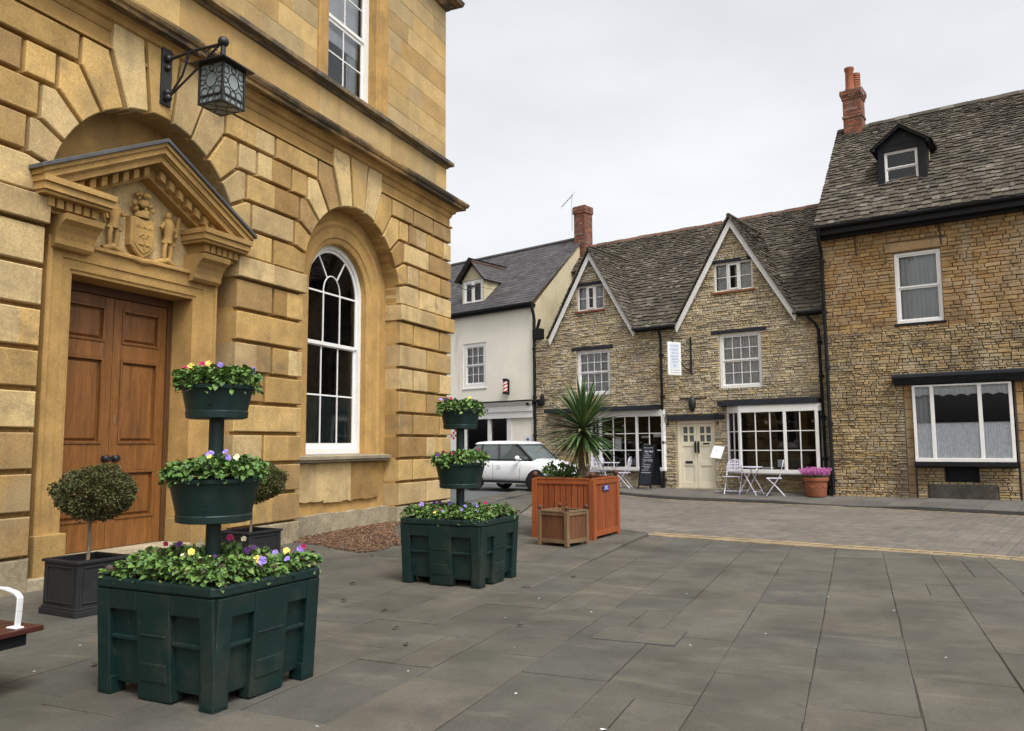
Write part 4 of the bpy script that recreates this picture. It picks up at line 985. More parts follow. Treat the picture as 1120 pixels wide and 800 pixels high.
# left gable above the cottage roof
RN, RZ = -3.0, 11.82; EN = .46; EZ2 = 7.88
m = MB(); m.add([(-.06, .02, 7.5), (-.06, 6.4, 7.5), (-.06, 3.0, RZ-.25), (HS1, .02, 7.5), (HS1, 6.4, 7.5), (HS1, 3.0, RZ-.25)], [(0, 2, 1), (3, 4, 5)]); m.build('gable_wall', 'rubble', house)
m = MB(); m.extr([(EN-.06, EZ2-.05), (RN, RZ-.06), (2*RN-EN, EZ2-.05)], -.05, HS1+.1); roofr = m.build('roof', 'mortardark', house)
m = MB(); rr = random.Random(9); V = Vector((0, EN-RN, RZ-EZ2)); L = V.length
slates(m, (-.14, -EN, EZ2), (1, 0, 0), V, lambda v: (0, HS1+.3), L, .20, .085, wr=(.08, .23), th=(.012, .036), jit=.035, rnd=rr)
m.build('slates', 'stoneslate', roofr)
m = MB(); x = -.1
while x < HS1:
    l = R.uniform(.35, .5); z = RZ+R.uniform(-.01, .015)
    m.add([(x+d*(l-.01), -RN+dy, z+dz) for d in (0, 1) for dy, dz in ((-.17, -.10), (-.08, .03), (0, .05), (.08, .03), (.17, -.10))], [(i, i+1, 6+i, 5+i) for i in range(4)]+[(0, 1, 2, 3, 4), (5, 6, 7, 8, 9)]); x += l
m.build('ridge_tiles', 'stoneslate', roofr)
m = MB(); m.fb(-.1, HS1, -.02, .40, 7.60, 7.84); m.fb(-.1, HS1, .02, .22, 7.52, 7.60); m.tube([(-.12, -.47, 7.82), (HS1, -.47, 7.82)], .065, 10); m.build('eaves_fascia', 'blackpaint', house)
pipe(house, [(-.02, -.46, 7.78), (-.05, -.40, 7.5), (-.06, -.14, 7.2), (-.06, -.10, 7.0), (-.02, -.11, .2)], .05, (6.9, 5.4, 3.8, 2.2, .6))
for a in (.85, 3.0):
    m = MB(); m.tube([(a, -.03, 7.5), (a+.03, -.04, 6.95)], .02, 6); m.build('overflow_pipe', 'blackiron', house)
# chimney with two pots
m = MB()
def bricks(m, s0, s1, y0, y1, z0, z1, rnd, bl=.215, bh=.072):
    z = z0; row = 0
    while z < z1-.01:
        for (ax, a, b, fixed, sgn) in (('x', s0, s1, y0, -1), ('y', y0, y1, s1, 1), ('x', s0, s1, y1, 1), ('y', y0, y1, s0, -1)):
            u = a-(bl/2 if row % 2 else 0)
            while u < b-.005:
                p, q = max(u, a)+.004, min(u+bl, b)-.004
                if q-p > .015:
                    e = rnd.uniform(0, .005); zz0, zz1 = z+.004, min(z+bh, z1)-.004
                    if ax == 'x':
                        yy = sorted((fixed, fixed+sgn*(.012+e))); m.box(p, q, yy[0], yy[1], zz0, zz1)
                    else:
                        xx = sorted((fixed, fixed+sgn*(.012+e))); m.box(xx[0], xx[1], p, q, zz0, zz1)
                u += bl
        z += bh; row += 1
rr = random.Random(12)
core = MB(); core.box(.12, .66, 2.72, 3.26, 11.0, 13.0); co = core.build('chimney', 'mortardark', roofr)
bricks(m, .125, .655, 2.725, 3.255, 11.2, 12.72, rr); bricks(m, .10, .68, 2.70, 3.28, 12.72, 12.80, rr); bricks(m, .08, .70, 2.68, 3.30, 12.80, 12.87, rr); bricks(m, .055, .725, 2.655, 3.325, 12.87, 13.02, rr); bricks(m, .10, .68, 2.70, 3.28, 12.10, 12.17, rr)
m.build('chimney_bricks', 'brick', co)
m = MB(); m.lathe([(.16, 13.0), (.155, 13.1), (.135, 13.15), (.125, 13.70), (.15, 13.74), (.15, 13.82), (.11, 13.82), (.10, 13.5)], (.33, 2.88, 0), 18); m.build('chimney_pot', 'terracotta', co, smooth_angle=40)
m = MB(); m.lathe([(.15, 13.0), (.14, 13.3)]+[(r, 13.3+.075*i+.0*r) for i in range(5) for r in (.13, .15)]+[(.15, 13.68), (.10, 13.7)], (.46, 3.14, 0), 18); m.build('chimney_pot', 'terracotta', co)
m = MB(); m.box(.08, .70, 2.58, 2.72, 11.28, 11.42); m.build('flashing', 'lead', co)
# dormer
m = MB(); fn = -.5; a, b = 1.47, 2.73
m.fb(a, a+.16, -1.0, fn, 8.86, 10.12); m.fb(b-.22, b, -1.0, fn, 8.86, 10.12); m.fb(a+.16, b-.22, -1.0, fn, 9.96, 10.14); m.fb(a-.02, b+.05, -1.0, fn+.06, 8.80, 8.99)
m.prism([(a-.05, 10.12), (b+.05, 10.12), (2.1, 10.60)], -1.0, fn+.01)
dm = m.build('dormer', 'blackpaint', roofr, bevel=.006)
m = MB(); m.fb(b-.02, b-.001, -1.9, fn-.01, 8.9, 10.1); m.fb(a+.001, a+.02, -1.9, fn-.01, 8.9, 10.1); m.build('dormer_cheek', 'renderyellow', dm)
sash(dm, a+.17, b-.23, 8.99, 9.96, fn-.05, 1, [1, 1], fw=.035, sash_w=.035, glass='glassdark', room=.4)
m = MB()
for sx in (-1, 1):
    h = .74; V2 = Vector((-sx*h, 0, .56)); O2 = (2.1+sx*h, .30 if sx > 0 else 2.6, 10.10)
    slates(m, O2, (0, sx, 0), V2, lambda v: (0, 2.3), V2.length, .16, .12, wr=(.14, .26), rnd=rr)
m.tube([(2.1, .28, 10.71), (2.1, 2.5, 10.71)], .05, 8)
m.build('dormer_slates', 'stoneslate', dm)
m = MB()
for sx in (-1, 1):
    p = [(2.1, 10.57), (2.1+sx*.74, 10.02), (2.1+sx*.74, 10.10), (2.1, 10.66)]; m.prism(p if sx > 0 else p[::-1], fn+.12, fn+.17)
    q = sorted((2.1+sx*.66, 2.1+sx*.75)); m.fb(q[0], q[1], -1.6, fn+.17, 10.0, 10.06)
m.add([(2.1-.8, .33, 10.04), (2.1+.8, .33, 10.04), (2.1, .33, 10.64), (2.1-.8, 2.6, 10.04), (2.1+.8, 2.6, 10.04), (2.1, 2.6, 10.64)], [(0, 3, 5, 2), (1, 2, 5, 4)])
m.build('dormer_bargeboard', 'blackpaint', dm)
m = MB(); m.fb(a, b+.1, fn-.0, fn+.16, 8.74, 8.78); m.build('flashing', 'lead', dm)
# first-floor sash with drapes
def drapes(o, a, b, c, d, n):
    pleats(o, a, b, c, d, n-.14, 'drape', 'curtain', .022, .11)
sash(house, 1.83, 2.98, 4.90, 6.87, -.05, 1, [1, 1], fw=.07, sash_w=.045, curtain=drapes, sill=(.06, .08, .075))
# lace-curtained bay
m = MB(); n = .20; z0, z1 = 1.14, 3.17; a, b = 2.13, 4.41
m.fb(a, b, n-.1, n, z1-.045, z1); m.fb(a, b, n-.1, n+.02, z0, z0+.10); m.fb(a, a+.07, n-.1, n, z0+.1, z1-.045); m.fb(b-.07, b, n-.1, n, z0+.1, z1-.045)
for u in (2.60, 3.70): m.fb(u-.045, u+.045, n-.09, n+.005, z0+.1, z1-.045)
m.fb(a, a+.05, -.1, n-.1, z0, z1); m.fb(b-.05, b, -.1, n-.1, z0, z1)
bay = m.build('bay_window', 'white', house, bevel=.006)
p = MB(); p.sheet(rect(a+.05, b-.05, z0+.05, z1-.03), [], n-.05); p.build('pane', 'glass', bay)
window_box(bay, a+.005, b-.005, z0, z1, -.1, 2.0)
pleats(bay, a+.06, b-.06, z0+.08, 2.14, n-.09, 'lace', 'lace_curtain', .014, .06)
pleats(bay, a+.06, b-.06, 2.86, z1-.03, n-.115, 'curtain', 'valance', .01, .12, .05)
pleats(bay, a+.06, a+.40, 2.1, z1-.03, n-.22, 'drape', 'curtain', .025, .09)
m = MB(); m.tube([(a+.05, -(n-.07), 2.15), (b-.05, -(n-.07), 2.15)], .012, 6); m.build('curtain_rail', 'white', bay)
m = MB(); m.fb(a-.02, b+.02, -.2, n+.10, 1.02, 1.13); m.build('window_sill', 'blackpaint', bay, bevel=.01)
m = MB(); m.extr([(-.2, 3.20), (.16, 3.20), (.30, 3.34), (.42, 3.38), (.42, 3.46), (-.2, 3.54)], 1.68, 4.86); m.fb(1.72, 4.82, .0, .14, 3.19, 3.35); m.build('bay_canopy', 'slatepaint', house, bevel=.008)
for x, zt in ((2.115, 1.02), (4.47, 3.2)):
    m = MB(); m.tube([(x, -.02, .15), (x, -.03, zt)], .02, 6); m.build('cable_pipe', 'blackiron', house)

# ================================================================ WHITE RENDERED HOUSE
white = tag(empty('rendered_house', (-10.234, 27.312, 0), rad(-17.3)), 'cream rendered house with a blue grey slate roof, small dormer and barber shop below', 'house')
WM = Matrix.Translation((-10.234, 27.312, 0)) @ Matrix.Rotation(rad(-17.3), 4, 'Z')
W1 = -.66; W0 = -13.
OPW = [(-4.36, -3.12, 3.92, 5.70), (-4.3, -1.80, .3, 2.66)]
m = MB(); m.sheet([(W0, -.1), (W1, -.1), (W1, 6.95), (W0, 6.95)], [rect(*o) for o in OPW], 0, -.3); m.build('wall', 'render', white)
m = MB(); WN, WZ, WE = -3.3, 10.08, 6.97
m.add([(W1, 0, -.1), (W1, 6.6, -.1), (W1, 6.6, 6.9), (W1, 3.3, WZ-.02), (W1, 0, 6.9)], [(0, 1, 2, 3, 4)]); m.add([(W0, 0, -.1), (W0, 6.6, -.1), (W0, 6.6, 6.9), (W0, 3.3, WZ-.02), (W0, 0, 6.9)], [(4, 3, 2, 1, 0)])
m.box(W0, W1, 6.4, 6.6, -.1, 6.9); m.build('gable_wall', 'renderyellow', white)
m = MB(); m.extr([(.2, WE-.05), (WN, WZ-.05), (2*WN, WE-.05)], W0+.1, W1-.06); rfw = m.build('roof', 'mortardark', white)
m = MB(); rr = random.Random(21); V = Vector((0, .22-WN, WZ-WE))
slates(m, (W0, -.22, WE), (1, 0, 0), V, lambda v: (0, W1-W0+.08), V.length, .20, .17, wr=(.2, .3), th=(.006, .012), jit=.006, rnd=rr)
m.build('slates', 'darkslate', rfw)
m = MB(); m.tube([(W0, 3.3, WZ+.02), (W1+.05, 3.3, WZ+.02)], .09, 8); m.build('ridge_tiles', 'darkslate', rfw)
m = MB(); m.fb(W0, W1+.04, -.02, .16, 6.80, 6.92); m.tube([(W0, -.24, 6.93), (W1+.06, -.24, 6.93)], .06, 8); m.build('gutter', 'blackpaint', white)
pipe(white, [(W1+.02, -.24, 6.88), (W1+.04, -.1, 6.5), (W1+.04, -.07, 6.3), (W1+.04, -.07, .2)], .06, (5.2, 3.4, 2.0))
pipe(white, [(W1+.22, .1, 5.75), (W1+.22, .05, 3.3), (W1+.22, .05, .2)], .05, (4.4,))
m = MB(); m.box(W1-.02, W1+.36, -.12, .14, 5.55, 5.95); m.tube([(W1+.3, -.05, 6.3), (W1+.1, -.08, 5.7)], .06, 8); m.build('rainwater_hopper', 'blackpaint', white, bevel=.02)
m = MB()
for i in range(7): m.ball((W1-.35+.12*i, -.10-.04*math.sin(i*2.1), 3.2+.07*math.cos(i*1.7)), .06+.03*(i % 2), 8, 6)
m.tube([(W1-.6, -.08, 3.15), (W1, -.14, 3.25), (W1+.42, -.1, 3.3)], .035, 6); m.ball((W1+.45, -.15, 3.28), .15, 12, 8, (.6, .6, 1.6)); m.build('black_pipework', 'blackpaint', white)
sash(white, -4.36, -3.12, 3.92, 5.70, -.03, 3, [2, 2], fw=.14, sash_w=.05, curtain=nets, sill=(.05, .06, .06), sillmat='white')
# barber shopfront
m = MB(); m.fb(-4.6, -.72, .0, .14, 2.90, 3.10); m.extr([(0, 3.10), (.12, 3.10), (.22, 3.22), (.24, 3.27), (0, 3.30)], -4.65, -.70); m.fb(-4.6, -.72, .02, .10, 2.66, 2.90)
fa = m.build('shop_fascia', 'white', white, bevel=.006)
m = MB(); m.fb(-4.7, -.68, .0, .27, 3.275, 3.32); m.build('lead_capping', 'blackpaint', fa)
m = MB(); m.fb(-3.02, -2.97, .101, .104, 2.93, 3.03)
for z in (2.93, 2.975, 3.03): m.fb(-2.96+.0, -2.90, .141, .144, z, z+.014)
m.fb(-2.915, -2.90, .141, .144, 2.93, 3.04); m.fb(-2.96, -2.945, .141, .144, 2.98, 3.04)
m.fb(-3.06, -3.0, .141, .144, 3.03, 3.044); m.fb(-3.06, -3.046, .141, .144, 2.98, 3.03); m.fb(-3.06, -3.0, .141, .144, 2.975, 2.99); m.fb(-3.014, -3.0, .141, .144, 2.93, 2.98); m.fb(-3.06, -3.0, .141, .144, 2.93, 2.944)
m.build('house_number', 'blackpaint', fa)
m = MB(); m.fb(-4.3, -4.2, -.1, .03, .3, 2.66); m.fb(-3.02, -2.88, -.1, .03, .3, 2.66); m.fb(-2.03, -1.80, -.1, .03, .3, 2.66); m.fb(-4.2, -3.02, -.1, .03, .3, .8)
sf = m.build('shop_front', 'white', white); p = MB(); p.sheet(rect(-4.2, -2.03, .3, 2.64), [], -.06); p.build('pane', 'glass', sf); window_box(sf, -4.28, -1.82, .3, 2.64, -.11, 2.)
m = MB(); m.ball((-2.4, .8, 2.35), .05, 10, 8); m.build('ceiling_lamp', 'paper', sf)
# dormer
m = MB(); fn = -.25; a, b = -4.65, -3.46
m.fb(a, b, -1.2, fn, 7.1, 7.32); m.fb(a, a+.04, -1.2, fn, 7.32, 8.34); m.fb(b-.04, b, -1.2, fn, 7.32, 8.34); m.prism([(a, 8.34), (b, 8.34), ((a+b)/2, 9.02)], -1.6, fn)
m.box(b-.03, b+.005, -fn+.01, 1.7, 7.2, 8.34); m.box(a-.005, a+.03, -fn+.01, 1.7, 7.2, 8.34)
dw = m.build('dormer', 'renderyellow', rfw)
sash(dw, a+.05, b-.05, 7.33, 8.33, fn-.02, 1, [1], fw=.1, sash_w=.05, mid=False, room=.5, curtain=None)
m = MB(); m.fb((a+b)/2-.06, (a+b)/2+.06, fn-.09, fn+.01, 7.40, 8.25); m.fb(a-.02, b+.02, fn-.1, fn+.07, 7.27, 7.33); m.build('mullion', 'white', dw)
m = MB(); cxx = (a+b)/2
for sx in (-1, 1):
    h = .68; V2 = Vector((-sx*h, 0, .78)); O2 = (cxx+sx*h, -fn-.12 if sx > 0 else 2.6, 8.30)
    slates(m, O2, (0, sx, 0), V2, lambda v: (0, 2.72), V2.length, .17, .15, wr=(.2, .3), th=(.006, .012), rnd=rr)
m.build('dormer_slates', 'darkslate', dw)
m = MB(); m.tube([(cxx, -fn-.14, 9.10), (cxx, 2.6, 9.10)], .07, 8); m.build('dormer_ridge', 'ridge', dw)
m = MB()
for sx in (-1, 1):
    p = [(cxx, 8.99), (cxx+sx*.70, 8.22), (cxx+sx*.70, 8.30), (cxx, 9.09)]; m.prism(p if sx > 0 else p[::-1], fn+.06, fn+.10)
m.add([(cxx-.68, -fn-.08, 8.26), (cxx+.68, -fn-.08, 8.26), (cxx, -fn-.08, 9.03), (cxx-.68, 2.6, 8.26), (cxx+.68, 2.6, 8.26), (cxx, 2.6, 9.03)], [(0, 3, 5, 2), (1, 2, 5, 4)])
m.build('dormer_bargeboard', 'blackpaint', dw)
# brick chimney on the party wall
m = MB(); core = MB(); core.box(-.93, -.40, 2.98, 3.52, 6.9, 11.3); co = core.build('chimney', 'mortardark', rfw)
bricks(m, -.925, -.405, 2.985, 3.515, 9.0, 11.05, rr); bricks(m, -.96, -.37, 2.95, 3.55, 11.05, 11.33, rr); m.build('chimney_bricks', 'brick', co)
m = MB(); m.box(-.95, -.38, 2.96, 3.54, 11.30, 11.36); m.build('chimney_cap', 'mortardark', co)
o = tag(empty('tv_aerial', WM @ Vector((-1.04, 3.0, 10.4)), 0), 'thin grey television aerial on the side of the left red brick chimney', 'aerial')
m = MB(); m.tube([(0, 0, 0), (0, 0, 1.45)], .018, 6); m.build('mast', 'alloy', o)
m = MB(); m.tube([(.1, -.1, 1.5), (-.55, .3, 1.15)], .012, 6)
for t in (0, .2, .4, .6, .8, 1): m.bar((.1-.65*t-.05, -.1+.4*t, 1.5-.35*t-.1), (.1-.65*t+.05, -.1+.4*t, 1.5-.35*t+.1), .01)
m.build('aerial_array', 'alloy', o)
o = tag(empty('barber_pole', WM @ Vector((-1.93, -.03, 0)), rad(-17.3)), 'red and white striped barber pole on the cream rendered wall', 'barber pole')
m = MB(); m.lathe([(.0, 4.16), (.10, 4.16), (.10, 4.06), (.085, 4.06)], (0, -.2, 0), 16); m.lathe([(.085, 3.66), (.10, 3.66), (.10, 3.57), (.0, 3.56)], (0, -.2, 0), 16); m.fb(-.04, .04, 0, .06, 3.55, 4.14); m.fb(-.03, .03, .06, .2, 4.07, 4.13); m.fb(-.03, .03, .06, .2, 3.58, 3.64); m.build('pole_caps', 'blackpaint', o)
m = MB(); seg, rows = 32, 28; vs = []
for i in range(rows+1):
    for k in range(seg): vs.append((.085*math.cos(2*PI*k/seg), -.2+.085*math.sin(2*PI*k/seg), 3.66+.40*i/rows))
fs = []; mi = []
for i in range(rows):
    for k in range(seg):
        m.cur = 0 if ((k/seg*2-i/rows*3.) % 1.) < .5 else 1
        m.f.append([i*seg+k, i*seg+(k+1) % seg, (i+1)*seg+(k+1) % seg, (i+1)*seg+k]); m.mi.append(m.cur)
m.v = vs; m.build('striped_drum', ['white', 'red'], o)
o = tag(empty('wall_notice', WM @ Vector((-.98, -.02, 0)), rad(-17.3)), 'small white notice with a blue mark beside the barber shop door', 'notice')
m = MB(); m.fb(-.14, .16, 0, .012, 1.62, 2.02); m.build('notice_sheet', 'paper', o); m = MB(); m.lathe([(0, .015), (.06, .015), (.06, .0)], seg=16); m.build('blue_mark', 'blueplate', o, matrix=Matrix.Translation((-.02, -.002, 1.85)) @ Matrix.Rotation(PI/2, 4, 'X'))
o = tag(empty('patterned_panel', WM @ Vector((-4.75, -.02, 0)), rad(-17.3)), 'pale panel with a dark red chequered pattern on the shopfront behind the far flower tower', 'panel')
m = MB(); m.fb(-.42, .38, 0, .04, 1.15, 2.5); m.build('panel_board', 'white', o); m = MB()
for i in range(6):
    for k in range(5):
        if (i+k) % 2 == 0 and k-i < 2: m.fb(-.36+.11*i, -.26+.11*i, .041, .045, 1.9+.1*k, 1.99+.1*k)
m.build('red_pattern', 'red', o)
# ================================================================ GROUND
CP = Vector((-4.65, 25.94, 0)); ES = Vector((math.cos(rad(-13.8)), math.sin(rad(-13.8)), 0)); NV = Vector((math.sin(rad(-13.8)), -math.cos(rad(-13.8)), 0))
def sn(x, y):
    d = Vector((x, y, 0))-CP; return d.dot(ES), d.dot(NV)
def wp(s, n, z=0.): return CP+ES*s+NV*n+Vector((0, 0, z))
def gz(s, n): return .24*smooth((.5-s)/5.5)*smooth((11-n)/5)
def pl(x, y):
    s, n = sn(x, y); return (.055*smooth((y-8.5)/5) if x < -3.64 else 0.)+(gz(s, n) if x < -3.64 else 0)
def kn(s): return 1.9+.15*max(0, s-4.5)-.0*s
def kdrop(s): return 1-.85*smooth((s-3.2)/.9)*smooth((6.4-s)/.9)
def pz(s, n):
    k = kn(s); e = gz(s, k)+.072*kdrop(s)
    wl = .235-.035*smooth(s/4)+.02*smooth(-s/5)
    t = max(0, min(1, n/k)); return wl+(e-wl)*t
m = MB(); S = 350
m.quad((-S, -S, -.16), (S, -S, -.16), (S, S, -.16), (-S, S, -.16)); m.build('ground', 'earth')['kind'] = 'structure'
def yedge(x):
    if x >= -3.65: return 14.3-.16*(x+3.65)
    for (xa, ya), (xb, yb) in zip([(-3.65, 14.45), (-5.4, 15.5), (-7.43, 17.3), (-8.3, 20.9), (-9.3, 30)][:-1], [(-5.4, 15.5), (-7.43, 17.3), (-8.3, 20.9), (-9.3, 30)]):
        if xb <= x <= xa: return ya+(yb-ya)*(xa-x)/(xa-xb)
    return 30
def slab(m, q, zf, rnd, gap=.0045, ch=.005, t=.05, dz=.003, jit=.0):
    """one paving slab: q four corners (x, y) anticlockwise"""
    q = [(a+rnd.uniform(-jit, jit), b+rnd.uniform(-jit, jit)) for a, b in q] if jit else q
    cx = sum(p[0] for p in q)/4; cy = sum(p[1] for p in q)/4
    o = inset(q, [gap]*4); i = inset(o, [ch]*4)
    tx, ty, e = rnd.uniform(-.002, .002), rnd.uniform(-.002, .002), rnd.uniform(-dz, dz)
    Zf = lambda p: zf(*p)+e+(p[0]-cx)*tx+(p[1]-cy)*ty
    vs = [(p[0], p[1], Zf(p)-t) for p in o]+[(p[0], p[1], Zf(p)-ch*.7) for p in o]+[(p[0], p[1], Zf(p)) for p in i]
    fs = [(8, 9, 10, 11)]
    for a in range(4):
        b = (a+1) % 4; fs += [(a, b, 4+b, 4+a), (4+a, 4+b, 8+b, 8+a)]
    m.add(vs, fs)
rr = random.Random(31)
xs = [-2.33+.655*i for i in range(-11, 19)]; xs[9] = -3.65+.0
m = MB(); base = MB()
for x0, x1 in zip(xs[:-1], xs[1:]):
    y = -3+rr.uniform(0, .8); xm = (x0+x1)/2
    ye0, ye1 = yedge(x0+.001), yedge(x1-.001)
    fx = (lambda e: (lambda a, b: pl(min(a, -3.65) if e else max(a, -3.63), b)))(x1 < -3.6)
    while True:
        L = rr.choice((.55, .7, .85, 1.0, 1.25, 1.5))*rr.uniform(.9, 1.1)
        yn = y+L
        last = yn > min(ye0, ye1)-.45
        q = [(x0, y), (x1, y), (x1, ye1 if last else yn), (x0, ye0 if last else yn)]
        if not last and rr.random() < .06:
            xc = x0+(x1-x0)*rr.uniform(.4, .6); slab(m, [(x0, y), (xc, y), (xc, yn), (x0, yn)], fx, rr, jit=.005); slab(m, [(xc, y), (x1, y), (x1, yn), (xc, yn)], fx, rr, jit=.005)
        else: slab(m, q, fx, rr, jit=.005)
        base.quad(*[(a, b, fx(a, b)-.008) for a, b in q])
        y = yn
        if last: break
m.build('stone_paving', 'slab')['kind'] = 'structure'; base.build('paving_joints', 'joint')['kind'] = 'structure'
# small kerb along the raised edge of the paving
m = MB()
pts = [(-3.65, 8.8), (-3.65, 11), (-3.65, 12.8), (-3.65, 14.45), (-5.4, 15.5), (-7.43, 17.3), (-8.3, 20.9), (-9.3, 30)]
for (xa, ya), (xb, yb) in zip(pts[:-1], pts[1:]):
    L = math.hypot(xb-xa, yb-ya); k = max(1, int(L/.9)); dx, dy = (xb-xa)/L, (yb-ya)/L; ox, oy = dy*.12, -dx*.12
    for i in range(k):
        p0 = (xa+(xb-xa)*(i/k)+dx*.006, ya+(yb-ya)*(i/k)+dy*.006); p1 = (xa+(xb-xa)*((i+1)/k)-dx*.006, ya+(yb-ya)*((i+1)/k)-dy*.006)
        z0, z1 = pl(p0[0]-.05, p0[1]), pl(p1[0]-.05, p1[1])
        m.add([(p0[0]-ox*.3, p0[1]-oy*.3, z0+.004), (p0[0]+ox*.7, p0[1]+oy*.7, z0+.002), (p1[0]+ox*.7, p1[1]+oy*.7, z1+.002), (p1[0]-ox*.3, p1[1]-oy*.3, z1+.004),
               (p0[0]+ox, p0[1]+oy, z0-.01), (p1[0]+ox, p1[1]+oy, z1-.01), (p0[0]+ox, p0[1]+oy, -.1), (p1[0]+ox, p1[1]+oy, -.1)], [(0, 1, 2, 3), (1, 4, 5, 2), (4, 6, 7, 5)])
m.build('paving_kerb', 'slab')['kind'] = 'structure'
# road: asphalt on the left, block paving on the right
m = MB(); ns = [.3, 2, 3, 4, 5, 6, 7, 8, 9, 10, 11, 13, 16]; ss = [-30, -12, -8, -6, -5, -4, -3, -2, -1, 0, 1, 4, 10, 40]
for i in range(len(ss)-1):
    for j in range(len(ns)-1):
        if ns[j] >= 11 and ss[i] >= -1: continue
        m.quad(*[wp(s, n, gz(s, n)-.022) for s, n in ((ss[i], ns[j+1]), (ss[i+1], ns[j+1]), (ss[i+1], ns[j]), (ss[i], ns[j]))])
o = m.build('road', 'asphalt', smooth_angle=60); o['kind'] = 'structure'
m = MB(); s = -2.4; rr = random.Random(14); zf = lambda x, y: gz(*sn(x, y))
while s < 24:
    n = kn(s)+.03+rr.uniform(0, .2); w_ = .156
    while n < 10.45:
        L = min(.235, 10.47-n)
        if L > .05:
            q = [wp(s, n+L), wp(s+w_, n+L), wp(s+w_, n), wp(s, n)]
            slab(m, [(p.x, p.y) for p in q], zf, rr, .003, .007, .03, .0025)
        n += .235
    s += w_
m.build('block_paving', 'sett')['kind'] = 'structure'
m = MB(); s = 3.6
while s < 24:
    for n in (10.48, 10.62):
        q = [wp(s, n+.13), wp(s+.2, n+.13), wp(s+.2, n), wp(s, n)]; slab(m, [(p.x, p.y) for p in q], zf, rr, .004, .006, .03, .002)
    s += .2
m.build('edging_setts', 'edging')['kind'] = 'structure'
m = MB()
for a, b, nf_ in ((3.7, 24, lambda s: 10.36), (-4, 24, lambda s: kn(s)+.22)):
    k = int((b-a)/.4)
    for i in range(k):
        s0, s1 = a+(b-a)*i/k, a+(b-a)*(i+1)/k
        m.quad(wp(s0, nf_(s0)+.12, gz(s0, nf_(s0))+.005), wp(s1, nf_(s1)+.12, gz(s1, nf_(s1))+.005), wp(s1, nf_(s1), gz(s1, nf_(s1))+.005), wp(s0, nf_(s0), gz(s0, nf_(s0))+.005))
m.build('yellow_lines', 'yellow')['kind'] = 'structure'
# far footway and kerb
m = MB(); kb = MB(); s = -5.9
pf = lambda x, y: pz(*sn(x, y))
while s < 24:
    w_ = rr.uniform(.55, .85); k0, k1 = kn(s)-.13, kn(s+w_)-.13
    cuts = sorted(rr.uniform(.35, .65) for _ in range(1))
    e = [-.05]+[c for c in cuts]+[1]
    lo = -.05 if s < 4.1 else .3
    for a, b in zip(e[:-1], e[1:]):
        q = [wp(s, lo+(k0-lo)*b), wp(s+w_, lo+(k1-lo)*b), wp(s+w_, lo+(k1-lo)*a), wp(s, lo+(k0-lo)*a)]
        slab(m, [(p.x, p.y) for p in q], pf, rr, .005, .006, .25, .002)
    za, zb = gz(s, kn(s))+.072*kdrop(s), gz(s+w_, kn(s+w_))+.072*kdrop(s+w_)
    a0, a1, b0, b1 = wp(s+.004, k0), wp(s+w_-.004, k1), wp(s+.004, k0+.13), wp(s+w_-.004, k1+.13)
    kb.add([(a0.x, a0.y, za), (b0.x, b0.y, za), (b1.x, b1.y, zb), (a1.x, a1.y, zb), (b0.x, b0.y, -.1), (b1.x, b1.y, -.1)], [(0, 1, 2, 3), (1, 4, 5, 2)])
    s += w_
m.build('footway', 'pave')['kind'] = 'structure'; kb.build('kerb', 'kerb')['kind'] = 'structure'
m = MB(); m.quad(wp(-9, 2.0, .02), wp(-5.8, 2.0, .02), wp(-5.8, -2, .2), wp(-9, -2, .2)); m.build('far_path', 'pave')['kind'] = 'structure'
# bark mulch in the window recess
m = MB(); rr = random.Random(77); poly = [(-8.95, 11.2), (-8.25, 11.0), (-7.5, 10.65), (-7.0, 10.5), (-6.9, 10.8), (-6.95, 11.6), (-7.9, 12.9), (-8.5, 13.9), (-8.72, 15.2), (-9.06, 15.0), (-9.06, 11.3)]
def inside(x, y, P):
    c = False
    for (x0, y0), (x1, y1) in zip(P, P[1:]+P[:1]):
        if (y0 > y) != (y1 > y) and x < (x1-x0)*(y-y0)/(y1-y0)+x0: c = not c
    return c
k = 0
while k < 4200:
    x, y = rr.uniform(-9.06, -6.6), rr.uniform(10.1, 15.3)
    if not inside(x, y, poly) and rr.random() > .012: continue
    k += 1; l, w_ = rr.uniform(.02, .055), rr.uniform(.01, .025)
    M4 = Matrix.Translation((x, y, pl(x, y)+rr.uniform(.004, .035))) @ Matrix.Rotation(rr.uniform(0, PI), 4, 'Z') @ Matrix.Rotation(rr.uniform(-.6, .6), 4, 'X') @ Matrix.Rotation(rr.uniform(-.5, .5), 4, 'Y')
    m.obox(M4, l, w_, .007)
tag(m.build('bark_mulch', 'bark'), 'brown bark chips spread on the ground below the arched window', 'mulch', kind='stuff')

# ================================================================ PLANTING HELPERS
def leaf(mb, p, d, n, l, w, fold=.25, curl=.15):
    d = d.normalized(); sd = d.cross(n)
    if sd.length < 1e-4: sd = d.orthogonal()
    sd.normalize(); up = sd.cross(d)
    a = p; m1 = p+d*l*.34+up*l*curl*.45; m2 = p+d*l*.74+up*l*curl*.3; tip = p+d*l-up*l*curl*.4
    s1, s2 = sd*w*.5, sd*w*.40; f1, f2 = up*w*fold, up*w*fold*.7
    mb.add([a, m1-s1+f1, m2-s2+f2, tip, m2+s2+f2, m1+s1+f1, m1, m2], [(0, 6, 1), (1, 6, 7, 2), (2, 7, 3), (0, 5, 6), (6, 5, 4, 7), (7, 4, 3)])
def rvec(r, zmin=-1):
    while True:
        v = Vector((r.uniform(-1, 1), r.uniform(-1, 1), r.uniform(zmin, 1)))
        if .1 < v.length < 1: return v.normalized()
